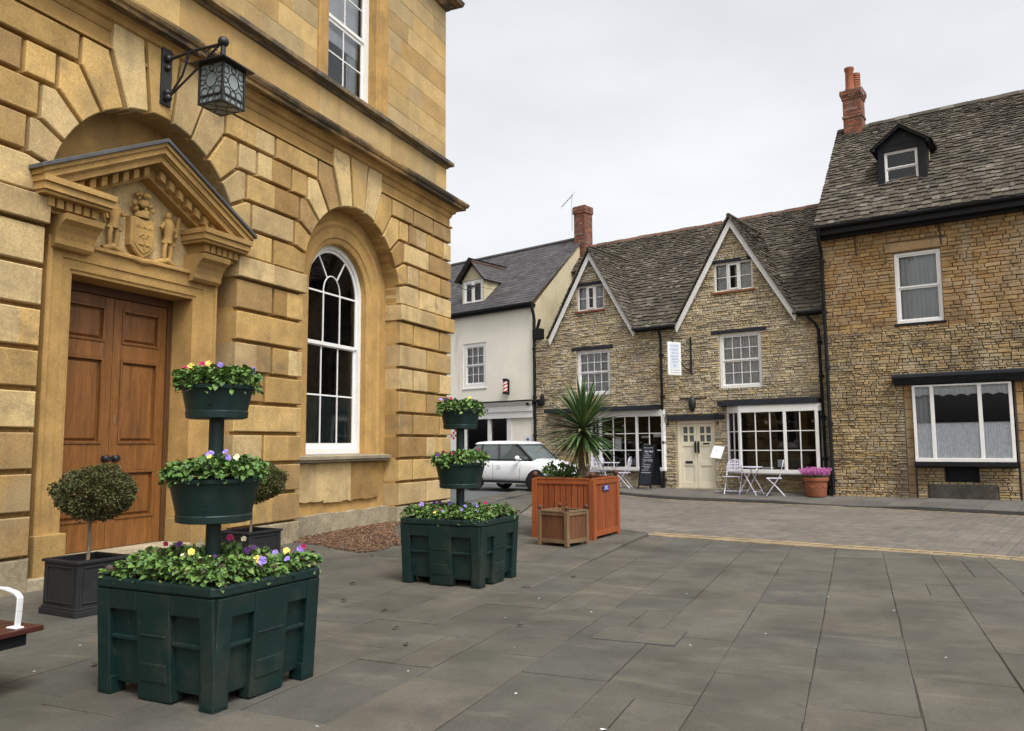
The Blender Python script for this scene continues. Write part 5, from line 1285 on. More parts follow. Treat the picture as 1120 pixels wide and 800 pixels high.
def flower_mesh(name, mat, r=random.Random(1)):
    m = MB()
    for i, (a, s_) in enumerate(((90, 1.), (30, 1.), (150, 1.), (-40, 1.05), (-140, 1.05))):
        ca, sa = math.cos(rad(a)), math.sin(rad(a)); R_ = .017*s_
        cx, cz = ca*.015, sa*.015
        vs = [(cx*.2, -.004, cz*.2)]+[(cx+R_*math.cos(2*PI*k/8), -.004+.006*math.sin(k*1.7+i)-.0012*i, cz+R_*math.sin(2*PI*k/8)) for k in range(8)]
        m.add(vs, [(0, 1+k, 1+(k+1) % 8) for k in range(8)])
    me_o = m.build(name, mat); me = me_o.data; bpy.data.objects.remove(me_o); return me
FM = {k: flower_mesh('petals_'+k, v) for k, v in PET.items()}
def put_flower(parent, kind, p, face, size, rnd):
    o = bpy.data.objects.new('flower', FM[kind]); COL.objects.link(o); o.parent = parent
    q = face.to_track_quat('-Y', 'Z'); o.matrix_local = Matrix.Translation(p) @ q.to_matrix().to_4x4() @ Matrix.Rotation(rnd.uniform(-.5, .5), 4, 'Y') @ Matrix.Scale(size, 4)
    if kind in ('magenta', 'mauve', 'purple'): o['label'] = {'magenta': 'deep magenta bloom', 'mauve': 'pale mauve pansy', 'purple': 'dark purple pansy'}[kind]
    return o
KINDS = ['yellow', 'mauve', 'mauve', 'cream', 'magenta', 'mauve', 'purple', 'yellow', 'purple', 'magenta']
def bed(root, sx, sy, z, h, nleaf, nfl, seed, rnd_shape=False, cam=Vector((4, -5, 1.5)), spill=.04, lsz=(.03, .062), bronze=.06):
    """low bedding plants over a rectangular or round soil area"""
    r = random.Random(seed); m = MB(); mb = MB()
    hump = [(r.uniform(-sx, sx)*.5, r.uniform(-sy, sy)*.5, r.uniform(.5, 1.)) for _ in range(14)]
    def top(x, y):
        t = .35+.65*max(c*math.exp(-((x-a)**2+(y-b)**2)/(.012+.03*sx)) for a, b, c in hump); return h*t
    for _ in range(nleaf):
        while True:
            x, y = r.uniform(-.5, .5)*(sx+2*spill), r.uniform(-.5, .5)*(sy+2*spill)
            if not rnd_shape or (2*x/(sx+2*spill))**2+(2*y/(sy+2*spill))**2 < 1: break
        if rnd_shape: ed = math.hypot(2*x/sx, 2*y/sy)
        else: ed = max(abs(2*x/sx), abs(2*y/sy))
        zt = top(x, y); zz_ = z+.02+zt*(1-r.random()**2*.8)-(.03*(ed-.95)/.1 if ed > .95 and r.random() < .5 else 0)
        out = Vector((x/sx, y/sy, 0))*(.8 if ed < .8 else 1.8)
        d = (rvec(r)*.9+out+Vector((0, 0, .25 if ed < .95 else -.25))); nrm = Vector((0, 0, 1))+rvec(r)*.6
        l = r.uniform(*lsz)
        leaf(mb if (r.random() < bronze) else m, Vector((x, y, zz_)), d, nrm, l, l*r.uniform(.6, .8), .12, .2)
    m.build('foliage', 'leaf', root)
    if bronze: mb.build('bronze_foliage', 'leafdark', root)
    for i in range(nfl):
        while True:
            x, y = r.uniform(-.5, .5)*(sx+spill), r.uniform(-.5, .5)*(sy+spill)
            if not rnd_shape or (2*x/(sx+spill))**2+(2*y/(sy+spill))**2 < 1: break
        p = Vector((x, y, z+.02+top(x, y)+r.uniform(.015, .06)))
        face = Vector((cam.x-x, cam.y-y, .6)).normalized()+rvec(r)*.5+Vector((0, 0, .4))
        put_flower(root, r.choice(KINDS), p, face, r.uniform(.55, .98), r)

# ================================================================ TIERED FLOWER TOWERS
def tower():
    root = empty('tiered_planter')
    H = .78; X, Y = .575, .50
    b = MB()
    # box walls: tapering shell with rim, ribs, recessed panels, skids
    def ringz(z, e): return [(-X+e, -Y+e, z), (X-e, -Y+e, z), (X-e, Y-e, z), (-X+e, Y-e, z)]
    def loop(levels):
        k = len(levels); n = len(levels[0]); vs = [v for l in levels for v in l]
        b.add(vs, [(i*n+j, i*n+(j+1) % n, (i+1)*n+(j+1) % n, (i+1)*n+j) for i in range(k-1) for j in range(n)])
    def oct_(z, e, c):
        x, y = X-e, Y-e; return [(-x+c, -y, z), (x-c, -y, z), (x, -y+c, z), (x, y-c, z), (x-c, y, z), (-x+c, y, z), (-x, y-c, z), (-x, -y+c, z)]
    loop([oct_(.075, .10, .05), oct_(.08, .085, .05), oct_(.70, .045, .05), oct_(.705, .006, .05), oct_(.715, -.008, .05), oct_(H-.012, -.008, .05), oct_(H, .004, .05), oct_(H, .035, .04), oct_(H-.10, .045, .04)])
    b.add(oct_(.077, .10, .05), [tuple(range(7, -1, -1))])
    for sx in (-1, 1):
        for sy in (-1, 1):                        # corner feet and deep corner posts
            x0, x1 = sorted((sx*(X-.015), sx*(X-.16))); y0, y1 = sorted((sy*(Y-.015), sy*(Y-.16)))
            b.box(min(x0, x1)+.02*(sx < 0)+.0, max(x0, x1)-.02*(sx > 0), y0+.02*(sy < 0), y1-.02*(sy > 0), 0, .12)
    for sy in (-1, 1): b.box(-.11, .11, *sorted((sy*(Y-.05), sy*(Y-.2))), 0, .115)
    for sx in (-1, 1): b.box(*sorted((sx*(X-.05), sx*(X-.2))), -.09, .09, 0.002, .116)
    def face(half, dist, ax):
        """ribs on one side so the panels between read as recesses"""
        def bx(u0, u1, z0, z1, t):
            for sgn in (-1, 1):
                o0 = dist-.072+.04*(z0/.64); o1 = dist-.072+.04*(z1/.64)
                vs = []
                for z, d0, d1 in ((z0, dist-.14, o0+t), (z1, dist-.14, o1+t)):
                    for u, d in ((u0, d0), (u1, d0), (u1, d1), (u0, d1)):
                        vs.append((u, sgn*d, z) if ax == 'y' else (sgn*d, u, z))
                b.add(vs, [(0, 3, 2, 1), (4, 5, 6, 7), (0, 1, 5, 4), (1, 2, 6, 5), (2, 3, 7, 6), (3, 0, 4, 7)])
        bx(-half, -half+.12, .02, .702, .030); bx(half-.12, half, .02, .702, .030)
        bx(-.155, .155, .012, .702, .028); bx(-.12, .12, .13, .25, .036)
        bx(-half+.12, -.155, .57, .702, .026); bx(.155, half-.12, .57, .702, .026)
        bx(-half+.12, -.155, .37, .40, .012); bx(.155, half-.12, .37, .40, .012); bx(-.12, .12, .42, .435, .036)
    face(X-.03, Y, 'y'); face(Y-.03, X, 'x')
    b.build('tub', 'greenplastic', root, bevel=.008)
    m = MB(); m.quad((-X+.04, -Y+.04, H-.06), (X-.04, -Y+.04, H-.06), (X-.04, Y-.04, H-.06), (-X+.04, Y-.04, H-.06)); m.build('soil', 'soil', root)
    m = MB(); m.tube([(0, 0, .5), (0, 0, 1.95)], .052, 16); m.build('post', 'greenplastic', root, smooth_angle=40)
    for (rt, rb, z0, z1) in ((.325, .25, 1.12, 1.43), (.262, .205, 1.85, 2.09)):
        m = MB(); m.lathe([(.05, z0+.004), (rb-.02, z0), (rb+.008, z0+.008), (rb+.012, z0+.05), (rb+.006, z0+.058), (rt-.02, z1-.035), (rt, z1-.03), (rt+.004, z1-.004), (rt-.01, z1), (rt-.025, z1-.002), (rb, z0+.06)], seg=40)
        bo = m.build('bowl', 'greenplastic', root, smooth_angle=35)
        m = MB(); m.lathe([(0, z1-.05), (rt-.03, z1-.05)], seg=24); m.build('soil', 'soil', bo)
        m = MB(); m.lathe([(0, .012), (.008, .01), (.01, 0)], seg=10); m.build('drain_plug', 'blackpaint', bo, matrix=Matrix.Rotation(.6, 4, 'Z') @ Matrix.Translation((0, -(rb+.028), z0+.10)) @ Matrix.Rotation(PI/2, 4, 'X'))
    return root
T1 = tower(); T2 = copy_tree(T1)
GRPT = 'tiered flower towers'
for o, (x, y), lab in ((T1, (-4.24, 4.47), 'near dark green flower tower, tub and two bowls, before the oak door'),
                       (T2, (-4.56, 8.98), 'far dark green plastic flower tower beside the corner of the golden hall')):
    o.location = (x, y, pl(x, y)); o.rotation_euler.z = rad(-3.5); tag(o, lab, 'planter', GRPT)
names = ((1.06, .90, .73, .17, 4300, 24, False, .035, 'base tub'), (.59, .59, 1.40, .16, 1500, 9, True, .05, 'middle bowl'), (.47, .47, 2.06, .14, 1150, 10, True, .05, 'top bowl'))
for ti, (x, y, lab) in enumerate(((-4.24, 4.47, 'near'), (-4.56, 8.98, 'far'))):
    for bi, (sx, sy, z, h, nl, nf_, rnd_, sp, wh) in enumerate(names):
        q = tag(empty('bedding_plants', (x, y, pl(x, y)), rad(-3.5)), 'bedding plants with small pansy blooms in the %s of the %s flower tower' % (wh, lab), 'flowers', 'bedding plants in the flower towers')
        if ti == 1: nl = int(nl*.8)
        bed(q, sx, sy, z, h, nl, nf_ if ti == 0 else max(6, nf_-4), 40+10*ti+bi, rnd_, Vector((-x, -y, 0))*.9, sp, bronze=.10 if bi == 0 else .02)

# ================================================================ TOPIARY IN LEAD PLANTERS
def panel_box(m, h, top, t=.03, taper=0.):
    m.box(-h, h, -h, -h+t, .06, top); m.box(-h, h, h-t, h, .06, top); m.box(-h, -h+t, -h+t, h-t, .06, top); m.box(h-t, h, -h+t, h-t, .06, top)
    m.box(-h-.025, h+.025, -h-.025, h+.025, 0, .06); m.box(-h-.012, h+.012, -h-.012, h+.012, .06, .085)
    for a, b in (((-h-.02, h+.02, -h-.02, -h+.035), 0), ((-h-.02, h+.02, h-.035, h+.02), 0), ((-h-.02, -h+.035, -h+.035, h-.035), 0), ((h-.035, h+.02, -h+.035, h-.035), 0)):
        m.box(*a, top-.03, top)
    e = .012; f = h*.80
    for sgn in (-1, 1):
        for z0, z1 in ((.12, .135), (top-.075, top-.06)):
            m.box(-f, f, *sorted((sgn*h, sgn*(h+e))), z0, z1); m.box(*sorted((sgn*h, sgn*(h+e))), -f, f, z0, z1)
        for u in (-f, f-.015):
            m.box(u, u+.015, *sorted((sgn*h, sgn*(h+e))), .135, top-.075); m.box(*sorted((sgn*h, sgn*(h+e))), u, u+.015, .135, top-.075)
for i, (x, y, rz, lab, tl) in enumerate(((-7.30, 5.95, -6, 'square lead grey planter left of the oak door step', 'clipped round topiary tree left of the oak door'), (-7.55, 8.64, -6, 'square lead grey planter right of the oak door, half hidden by the near flower tower', 'clipped round topiary tree right of the oak door behind the flower tower'))):
    o = tag(empty('lead_planter', (x, y, 0), rad(rz)), lab, 'planter', 'lead planters beside the oak door')
    m = MB(); panel_box(m, .28, .54); m.build('box', 'leadplanter', o, bevel=.006)
    m = MB(); m.quad((-.25, -.25, .48), (.25, -.25, .48), (.25, .25, .48), (-.25, .25, .48)); m.build('soil', 'soil', o)
    o = tag(empty('topiary_tree', (x, y, .48), 0), tl, 'topiary', 'topiary trees beside the oak door')
    r = random.Random(90+i); m = MB(); m.tube([(.0, 0, 0), (.01, .0, .2), (-.005, .01, .42), (0, 0, .6)], [.02, .017, .016, .013], 8)
    for k in range(12):
        d = rvec(r, -.2); m.tube([(0, 0, .5), Vector((0, 0, .6))+d*.12, Vector((0, 0, .68))+Vector((d.x*.34, d.y*.34, d.z*.18))], [.008, .006, .003], 5)
    m.build('trunk', 'bark_thin', o, smooth_angle=60)
    m = MB()
    for k in range(16000):
        d = rvec(r); q = .45+.56*r.random()**.45
        bump = 1+.07*math.sin(d.x*7+i)+.06*math.sin(d.y*8+d.z*7+2*i)+.05*math.sin(d.x*13-d.z*9)+.07*(r.random()**6)
        p = Vector((d.x*.365, d.y*.365, d.z*.262+.03))*q*bump+Vector((.05, .02, .67))
        if d.z < -.3 and r.random() < .35: continue
        l = r.uniform(.018, .034); leaf(m, p, d+rvec(r)*.9, rvec(r), l, l*.7)
    m.build('crown', 'topiaryleaf', o)

# ================================================================ ORANGE PLANTER WITH CORDYLINE, SMALL PLANTER
def versailles(root, h, top, post, mats, nb, ball):
    wood, panel, rail = mats
    for sx in (-1, 1):
        for sy in (-1, 1):
            m = MB(); x0, x1 = sorted((sx*h, sx*(h-post))); y0, y1 = sorted((sy*h, sy*(h-post))); m.box(x0, x1, y0, y1, 0, top+.015)
            m.build('corner_post', rail, root, bevel=.006)
    for sgn in (-1, 1):
        for ax in (0, 1):
            d = sorted((sgn*(h-.012), sgn*(h-.05))); e = sorted((sgn*(h-.004), sgn*(h-post*.62))); u = (-h+post, h-post)
            for z0, z1, q in ((top-post*.8, top, d), (.05, .05+post*.9, d), (top+.0005, top+.03, e)):
                m = MB(); m.box(*(u+tuple(q) if ax == 0 else tuple(q)+u), z0, z1); m.build('rail', rail, root, bevel=.005)
    for ax in (0, 1):
        for sgn in (-1, 1):
            m = MB(); u = -h+post; w_ = (2*h-2*post)/nb
            for i in range(nb):
                a, b = u+w_*i+(.006 if h > .4 else .002), u+w_*(i+1)-(.006 if h > .4 else .002); d = sorted((sgn*(h-.028), sgn*(h-.055)))
                if ax == 0: m.box(a, b, d[0], d[1], .05+post*.9, top-post*.8)
                else: m.box(d[0], d[1], a, b, .05+post*.9, top-post*.8)
            m.build('board_panel', panel, root, bevel=.004)
    for sx in (-1, 1):
        for sy in (-1, 1):
            m = MB(); x, y = sx*(h-post/2), sy*(h-post/2); r = ball
            m.lathe([(.0, top+.013), (r*.7, top+.015), (r*.55, top+.028), (r*.5, top+.04)]+[(r*math.sin(a), top+.04+r*.95-r*math.cos(a)) for a in [PI*k/9 for k in range(2, 10)]], (x, y, 0), 14)
            m.build('finial', 'finial', root, smooth_angle=50)
    m = MB(); zs_ = top-.08 if h > .4 else top-.2; m.quad((-h+.05, -h+.05, zs_), (h-.05, -h+.05, zs_), (h-.05, h-.05, zs_), (-h+.05, h-.05, zs_)); m.build('soil', 'soil', root)
OX, OY = -4.61, 13.62; OZ = pl(OX, OY)
o = tag(empty('wooden_planter', (OX, OY, OZ), rad(-5.6)), 'large square orange boarded planter with ball finials holding a palm', 'planter')
versailles(o, .59, 1.0, .10, ('orangewood', 'orangewood', 'orangewood'), 9, .05)
m = MB(); m.box(.578, .586, -.17, .10, .80, .89); pq = m.build('plaque', 'blueplate', o, bevel=.002)
m = MB()
for z, a, b in ((.875, -.12, .05), (.856, -.09, .02), (.83, -.13, .06)): m.box(.5865, .588, a, b, z-.008, z)
m.build('plaque_lettering', 'paper', pq)
SX, SY = -4.42, 12.38
o = tag(empty('wooden_planter', (SX, SY, pl(SX, SY)), rad(-17)), 'small faded brown square planter standing in front of the orange planter', 'planter')
versailles(o, .30, .53, .065, ('faded', 'fadedpanel', 'faded'), 5, .036)
# cordyline
o = tag(empty('cordyline_palm', (-4.47, 13.52, OZ+.92), 0), 'spiky green cordyline palm with a single trunk in the orange planter', 'palm')
r = random.Random(17); m = MB()
tr = [(.0, 0, 0), (.005, .0, .25), (.015, 0, .5), (.03, .0, .72), (.035, 0, .95)]
m.tube(tr, [.07, .064, .066, .072, .05], 14)
for k in range(150):
    z = r.uniform(.02, .75); a = r.uniform(0, 2*PI); p = Vector((.02+.066*math.cos(a), .066*math.sin(a), z)); leaf(m, p, Vector((math.cos(a)*.35, math.sin(a)*.35, -.9)), Vector((math.cos(a), math.sin(a), .2)), r.uniform(.06, .12), .025)
m.build('trunk', 'palmbark', o)
m = MB(); mp = MB()
def sword(mb, p, d, L, w, g, r):
    d = d.normalized(); k = 8; pts = []; v = d.copy(); q = p.copy()
    for i in range(k+1):
        pts.append((q.copy(), v.copy())); q = q+v*(L/k); v = (v+Vector((0, 0, -g*(i+1)/k))).normalized()
    vs = []; side = d.cross(Vector((0, 0, 1)))
    if side.length < .05: side = Vector((r.uniform(-1, 1), r.uniform(-1, 1), 0))
    side.normalize()
    for i, (q, v) in enumerate(pts):
        t = i/k; ww = w*(.55+.75*t if t < .45 else (.9*(1-((t-.45)/.55)**1.6)))+.001
        up = side.cross(v).normalized()
        vs += [q-side*ww+up*ww*.35, q, q+side*ww+up*ww*.35]
    fs = []
    for i in range(k): a = 3*i; fs += [(a, a+1, a+4, a+3), (a+1, a+2, a+5, a+4)]
    mb.add(vs, fs)
for k in range(190):
    t = k/190; a = k*2.39996+r.uniform(-.2, .2)
    el = rad(82-116*t**.72)+r.uniform(-.16, .16)
    d = Vector((math.cos(a)*math.cos(el), math.sin(a)*math.cos(el), math.sin(el)))
    L = r.uniform(.70, .92)*(1.0 if t < .8 else .88); sword(m, Vector((.035, 0, 1.04-.2*t))+d*.03, d, L, r.uniform(.026, .036), .02+.09*r.random()+.03*t, r)
for k in range(14):
    a = k*2.4+r.uniform(-.3, .3); el = rad(r.uniform(-62, -38)); d = Vector((math.cos(a)*math.cos(el), math.sin(a)*math.cos(el), math.sin(el)))
    sword(mp, Vector((.035, 0, .80))+d*.04, d, r.uniform(.5, .7), .02, .12, r)
m.build('sword_leaves', 'cordyline', o)
MT['paleleaf'] = pmat('yellowing_sword_leaves', [(.20, .20, .07), (.28, .26, .12), (.14, .17, .05), (.30, .24, .12)], .6, var=.2, fine=20, fvar=.1, bump=.1)
mp.build('old_leaves', 'paleleaf', o)
o = tag(empty('leafy_shrub', (-4.87, 13.50, OZ+.92), 0), 'bushy fresh green shrub at the left side of the orange planter', 'shrub')
r = random.Random(19); m = MB(); st = MB()
for k in range(26):
    d = rvec(r, .15); e = Vector((d.x*.40, d.y*.33, d.z*.33)); st.tube([(0, 0, 0), e*.5+Vector((0, 0, .04)), e], [.008, .006, .003], 5)
    for j in range(42):
        t = r.uniform(.35, 1.08); p = e*t+rvec(r)*.04; l = r.uniform(.04, .08); leaf(m, p, d+rvec(r)*.9, Vector((0, 0, 1))+rvec(r)*.5, l, l*.55, .15, .25)
m.build('foliage', 'leaf', o); st.build('stems', 'bark_thin', o)
o = tag(empty('spiky_plant', (-4.60, 13.80, OZ+.92), 0), 'small dark bronze spiky plant between the shrub and palm trunk', 'plant')
m = MB(); r = random.Random(23)
for k in range(26):
    a = r.uniform(0, 2*PI); el = rad(r.uniform(35, 85)); d = Vector((math.cos(a)*math.cos(el), math.sin(a)*math.cos(el), math.sin(el))); sword(m, Vector((0, 0, 0)), d, r.uniform(.25, .48), .012, .06, r)
m.build('leaves', 'leafdark', o)

# ================================================================ BENCH
b0 = tag(empty('bench', (-5.15, 3.88, 0), PI), 'dark red slatted bench with white metal arms at the left edge before the hall', 'bench')
# local x: into the bench from the front edge, local y: along it
m = MB()
for i in range(5): m.box(.0+.10*i, .085+.10*i, 0, 1.75, .415, .45)
m.build('seat', 'mahogany', b0, bevel=.005)
m = MB()
for i in range(4):
    z = .55+.11*i; x = .50+.035*i; m.box(x, x+.03, 0, 1.75, z, z+.085)
m.build('backrest', 'mahogany', b0, bevel=.005)
m = MB(); m.box(.03, .48, .10, 1.65, .335, .412); m.build('seat_frame', 'blackpaint', b0, bevel=.006)
for y in (.22, 1.50):
    m = MB(); yl = y+(.30 if y < 1 else -.2); m.box(.05, .11, yl-.03, yl+.03, 0, .334); m.box(.42, .48, yl-.03, yl+.03, 0, .334); m.bar((.51, yl, .30), (.68, yl, 1.0), .045); m.box(.11, .42, yl-.02, yl+.02, .16, .20)
    m.build('leg_frame', 'blackpaint', b0, bevel=.006)
    m = MB(); pts = [(.06, .455), (.05, .56), (.045, .655), (.09, .685), (.20, .705), (.34, .70), (.48, .67), (.56, .64)]; wd = .028
    for (xa, za), (xb, zb) in zip(pts[:-1], pts[1:]): m.bar((xa, y-.07, za), (xb, y-.07, zb), .042, .014)
    m.box(.03, .13, y-.10, y-.04, .451, .462)
    m.build('arm', 'whitemetal', b0, bevel=.004)

# ================================================================ CAFE FURNITURE
def bistro_chair():
    root = empty('bistro_chair'); rt = .011
    m = MB()                                      # front legs rise into the arched back, rear legs cross under the seat
    for x in (-.20, .20): m.tube([(x, -.21, 0), (x, .0, .30), (x, .14, .52), (x, .20, .74)], rt, 6); m.tube([(x*.92, .24, 0), (x*.92, -.02, .30), (x*.92, -.18, .455)], rt, 6)
    m.tube([(.20*math.cos(a), .20+.035*math.sin(a), .74+.17*math.sin(a)) for a in [PI*k/12 for k in range(13)]], rt, 6)
    for y, z in ((-.15, .085), (.2, .05)): m.tube([(-.19, y, z), (.19, y, z)], .008, 6)
    m.build('frame', 'lilacmetal', root, smooth_angle=60)
    m = MB()
    for i in range(9):
        x = -.16+.04*i; zt = .74+.17*math.sqrt(max(0, 1-(x/.2)**2)); m.bar((x, .165, .60), (x, .20+.03*(zt-.74)/.17, zt), .017, .005)
    for z, y in ((.60, .165), (.72, .193), (.80, .21)): m.bar((-.19, y, z), (.19, y, z), .006, .022)
    m.build('backrest', 'lilacmetal', root)
    m = MB()
    for i in range(8): y = -.19+.046*i; m.box(-.19, .19, y, y+.034, .452, .462)
    m.box(-.20, -.18, -.2, .18, .44, .452); m.box(.18, .20, -.2, .18, .44, .452)
    m.build('seat', 'lilacmetal', root)
    return root
def bistro_table():
    root = empty('bistro_table')
    m = MB(); m.lathe([(0, .715), (.30, .715), (.305, .72), (.305, .735), (0, .74)], seg=32); m.build('tabletop', 'lilacmetal', root, smooth_angle=40)
    m = MB()
    for x in (-.2, .2): m.tube([(x, -.26, 0), (x, .16, .71)], .011, 6); m.tube([(x*.9, .26, 0), (x*.9, -.16, .71)], .011, 6)
    for y, z in ((-.2, .10), (.2, .10)): m.tube([(-.2, y, z), (.2, y, z)], .008, 6)
    m.build('folding_legs', 'lilacmetal', root, smooth_angle=60)
    return root
def on_pave(o, s, n, rz, label, cat, group):
    p = wp(s, n, pz(s, n)); o.location = p; o.rotation_euler = (0, 0, rad(-13.8)+rad(rz)); o.scale = [1.12 if 'chair' in cat or cat == 'table' else 1.0]*3; return tag(o, label, cat, group)
c0 = bistro_chair(); t0 = bistro_table(); GC = 'bistro chairs outside the cafe'; GT = 'bistro tables outside the cafe'
on_pave(c0, 1.46, .85, 8, 'pale lilac folding chair left of the table by the cafe door', 'chair', GC)
on_pave(copy_tree(c0), 2.72, .9, -72, 'pale lilac folding chair seen side on between table and terracotta pot', 'chair', GC)
on_pave(copy_tree(c0), -3.30, .9, 10, 'pale lilac chair showing its rounded back behind the orange planter', 'chair', GC)
on_pave(copy_tree(c0), -2.28, .85, -75, 'pale lilac folding chair side on left of the chalkboard', 'chair', GC)
on_pave(t0, 2.02, .9, 80, 'round pale folding table under the right hand cafe window', 'table', GT)
on_pave(copy_tree(t0), -2.78, .85, 75, 'round pale folding table under the left hand cafe window', 'table', GT)
# chalkboard
o = on_pave(empty('chalkboard'), -1.42, .62, -12, 'tall black pavement chalkboard with handwritten white menu beside the cafe door', 'chalkboard', None)
for nm, sgn in (('front_leaf', 1), ('rear_leaf', -1)):
    M4 = Matrix.Translation((0, 0, 1.42)) @ Matrix.Rotation(-sgn*rad(11), 4, 'X')
    m = MB(); y0, y1 = sorted((-sgn*.012, -sgn*.035))
    m.box(-.27, -.225, y0, y1, -1.42, 0); m.box(.225, .27, y0, y1, -1.42, 0); m.box(-.225, .225, y0, y1, -.05, 0); m.box(-.225, .225, y0, y1, -1.33, -1.28)
    lf = m.build(nm, 'blackpaint', o, matrix=M4)
    m = MB(); m.box(-.225, .225, y0+.006, y1-.006, -1.28, -.05); m.build('board', 'chalk', lf)
    if sgn > 0:
        m = MB(); r = random.Random(6); yy = -.0305
        def scribble(x0, x1, z, h):
            x = x0
            while x < x1:
                l = r.uniform(.03, .075); k = 5
                for j in range(k):
                    xa, xb = x+l*j/k, x+l*(j+1)/k; za, zb = z+h*r.uniform(-.5, .5), z+h*r.uniform(-.5, .5); m.bar((xa, yy, za), (xb, yy, zb), .004, .007)
                x += l+.016
        scribble(-.17, .19, -.105, .03)
        for x0, x1, h in ((-.13, -.01, .06), (.03, .17, .06)): scribble(x0, x1, -.215, h); scribble(x0, x1, -.225, h)
        for x0, x1, z in ((-.1, .06, -.30), (-.15, .10, -.36), (-.15, .12, -.42), (-.17, .19, -.49), (-.17, .19, -.53), (-.17, -.1, -.60), (-.12, .12, -.65), (-.17, .14, -.71), (-.1, .1, -.76), (-.17, .05, -.83)): scribble(x0, x1, z, .03)
        scribble(-.20, .18, -.905, .02); scribble(-.20, .18, -.91, .02)
        m.build('chalk_writing', 'chalkmark', lf)
# menu stand
o = on_pave(empty('menu_stand'), .86, .55, -6, 'white tilted menu board on a thin stand right of the cafe door', 'menu stand', None)
m = MB(); m.tube([(0, 0, .02), (0, 0, 1.1)], .008, 8); m.lathe([(0, .03), (.12, .02), (.15, .0), (0, 0)], seg=20); m.build('stand', 'alloy', o, smooth_angle=50)
m = MB(); m.box(-.185, .185, -.012, .012, -.20, .21); bd = m.build('menu_board', 'paper', o, matrix=Matrix.Translation((0, 0, 1.20)) @ Matrix.Rotation(rad(-28), 4, 'X') @ Matrix.Rotation(rad(6), 4, 'Y'), bevel=.003)
m = MB()
for i in range(7): m.box(-.15, .15-.05*(i % 3), -.0135, -.0125, .13-.04*i, .137-.04*i)
m.build('menu_lines', 'paleblue', bd)
# terracotta pot of heather
s_, n_ = 3.80, .62
o = on_pave(empty('terracotta_pot'), s_, n_, 0, 'large round terracotta pot with moulded swags by the black downpipes', 'pot', None); o.scale = (.85, .85, .94)
m = MB(); m.lathe([(0, 0), (.31, 0), (.325, .02), (.36, .40), (.375, .46), (.405, .47), (.415, .50), (.41, .56), (.39, .575), (.36, .57), (.34, .48)], seg=36); m.build('pot_body', 'terracotta', o, smooth_angle=35)
m = MB()
for k in range(10):
    a0 = 2*PI*k/10
    m.tube([(.352*math.cos(a0+t*.6), .352*math.sin(a0+t*.6), .33-.055*math.sin(PI*t)) for t in [j/6 for j in range(7)]], .014, 6); m.ball((.352*math.cos(a0), .352*math.sin(a0), .335), .026, 8, 6)
m.build('swags', 'terracotta', o)
m = MB(); m.lathe([(0, .52), (.355, .52)], seg=24); m.build('soil', 'soil', o)
p = wp(s_, n_, pz(s_, n_)+.49); o = tag(empty('heather_plant', p), 'bright pink flowering heather filling the terracotta pot', 'flowers')
m = MB(); g = MB(); r = random.Random(51)
for k in range(520):
    a = r.uniform(0, 2*PI); q = .31*math.sqrt(r.random()); d = Vector((math.cos(a)*q*.9, math.sin(a)*q*.9, .45)).normalized(); b_ = Vector((math.cos(a)*q, math.sin(a)*q, .03)); L = r.uniform(.17, .33)
    g.tube([b_, b_+d*L*.6], .004, 3)
    for j in range(5): c_ = b_+d*L*(.5+.11*j)+rvec(r)*.01; m.ball(c_, r.uniform(.011, .017), 5, 4)
m.build('blooms', 'heather', o); g.build('stems', 'leaf', o)

# ================================================================ WHITE CAR
cp = wp(-3.29, 4.29); CZ = gz(-3.29-1.2, 4.6)
car = tag(empty('parked_car', (0, 0, 0), rad(-13.8)), 'white small hatchback with dark tinted windows parked in the street behind the towers', 'car')
WB = 2.42; XF = 1.22; WHR = .30; HW = .83
car.location = cp - ES*XF - NV*(HW-.10)*1 + Vector((0, 0, CZ+.0))
def car_section(x):
    """half outline (y, z) of the lower body at station x"""
    f = smooth((x-1.2)/.72); r_ = smooth((-x-1.35)/.40)
    hw = HW-.10*f*f-.09*r_*r_; zt = .95-.09*smooth((x-.8)/1.1)-.17*f*f-.04*r_
    zb = .24+.08*f+.12*r_
    return [(hw-.10, zb), (hw-.03, zb+.10), (hw, .46), (hw-.006, .62), (hw-.03, zt-.14), (hw-.07, zt-.06), (hw-.14, zt-.005), (hw*.5, zt+.05), (0, zt+.07)]
xsx = [-1.74, -1.70, -1.62, -1.5, -1.2, -.9, -.5, 0, .4, .75, .95, 1.2, 1.45, 1.65, 1.78, 1.86]
m = MB(); secs = [car_section(x) for x in xsx]; n_ = len(secs[0])
for side in (1, -1):
    vs = [(x, side*y, z) for x, se in zip(xsx, secs) for y, z in se]
    fs = []
    for i in range(len(xsx)-1):
        for j in range(n_-1):
            q = (i*n_+j, (i+1)*n_+j, (i+1)*n_+j+1, i*n_+j+1); fs.append(q if side > 0 else q[::-1])
    m.add(vs, fs)
for i, sg in ((0, -1), (len(xsx)-1, 1)):
    se = secs[i]; x = xsx[i]; vs = [(x, y, z) for y, z in se]+[(x, -y, z) for y, z in se[::-1]]; m.add(vs, [tuple(range(len(vs)))])
body = m.build('body', 'carwhite', car, smooth_angle=50)
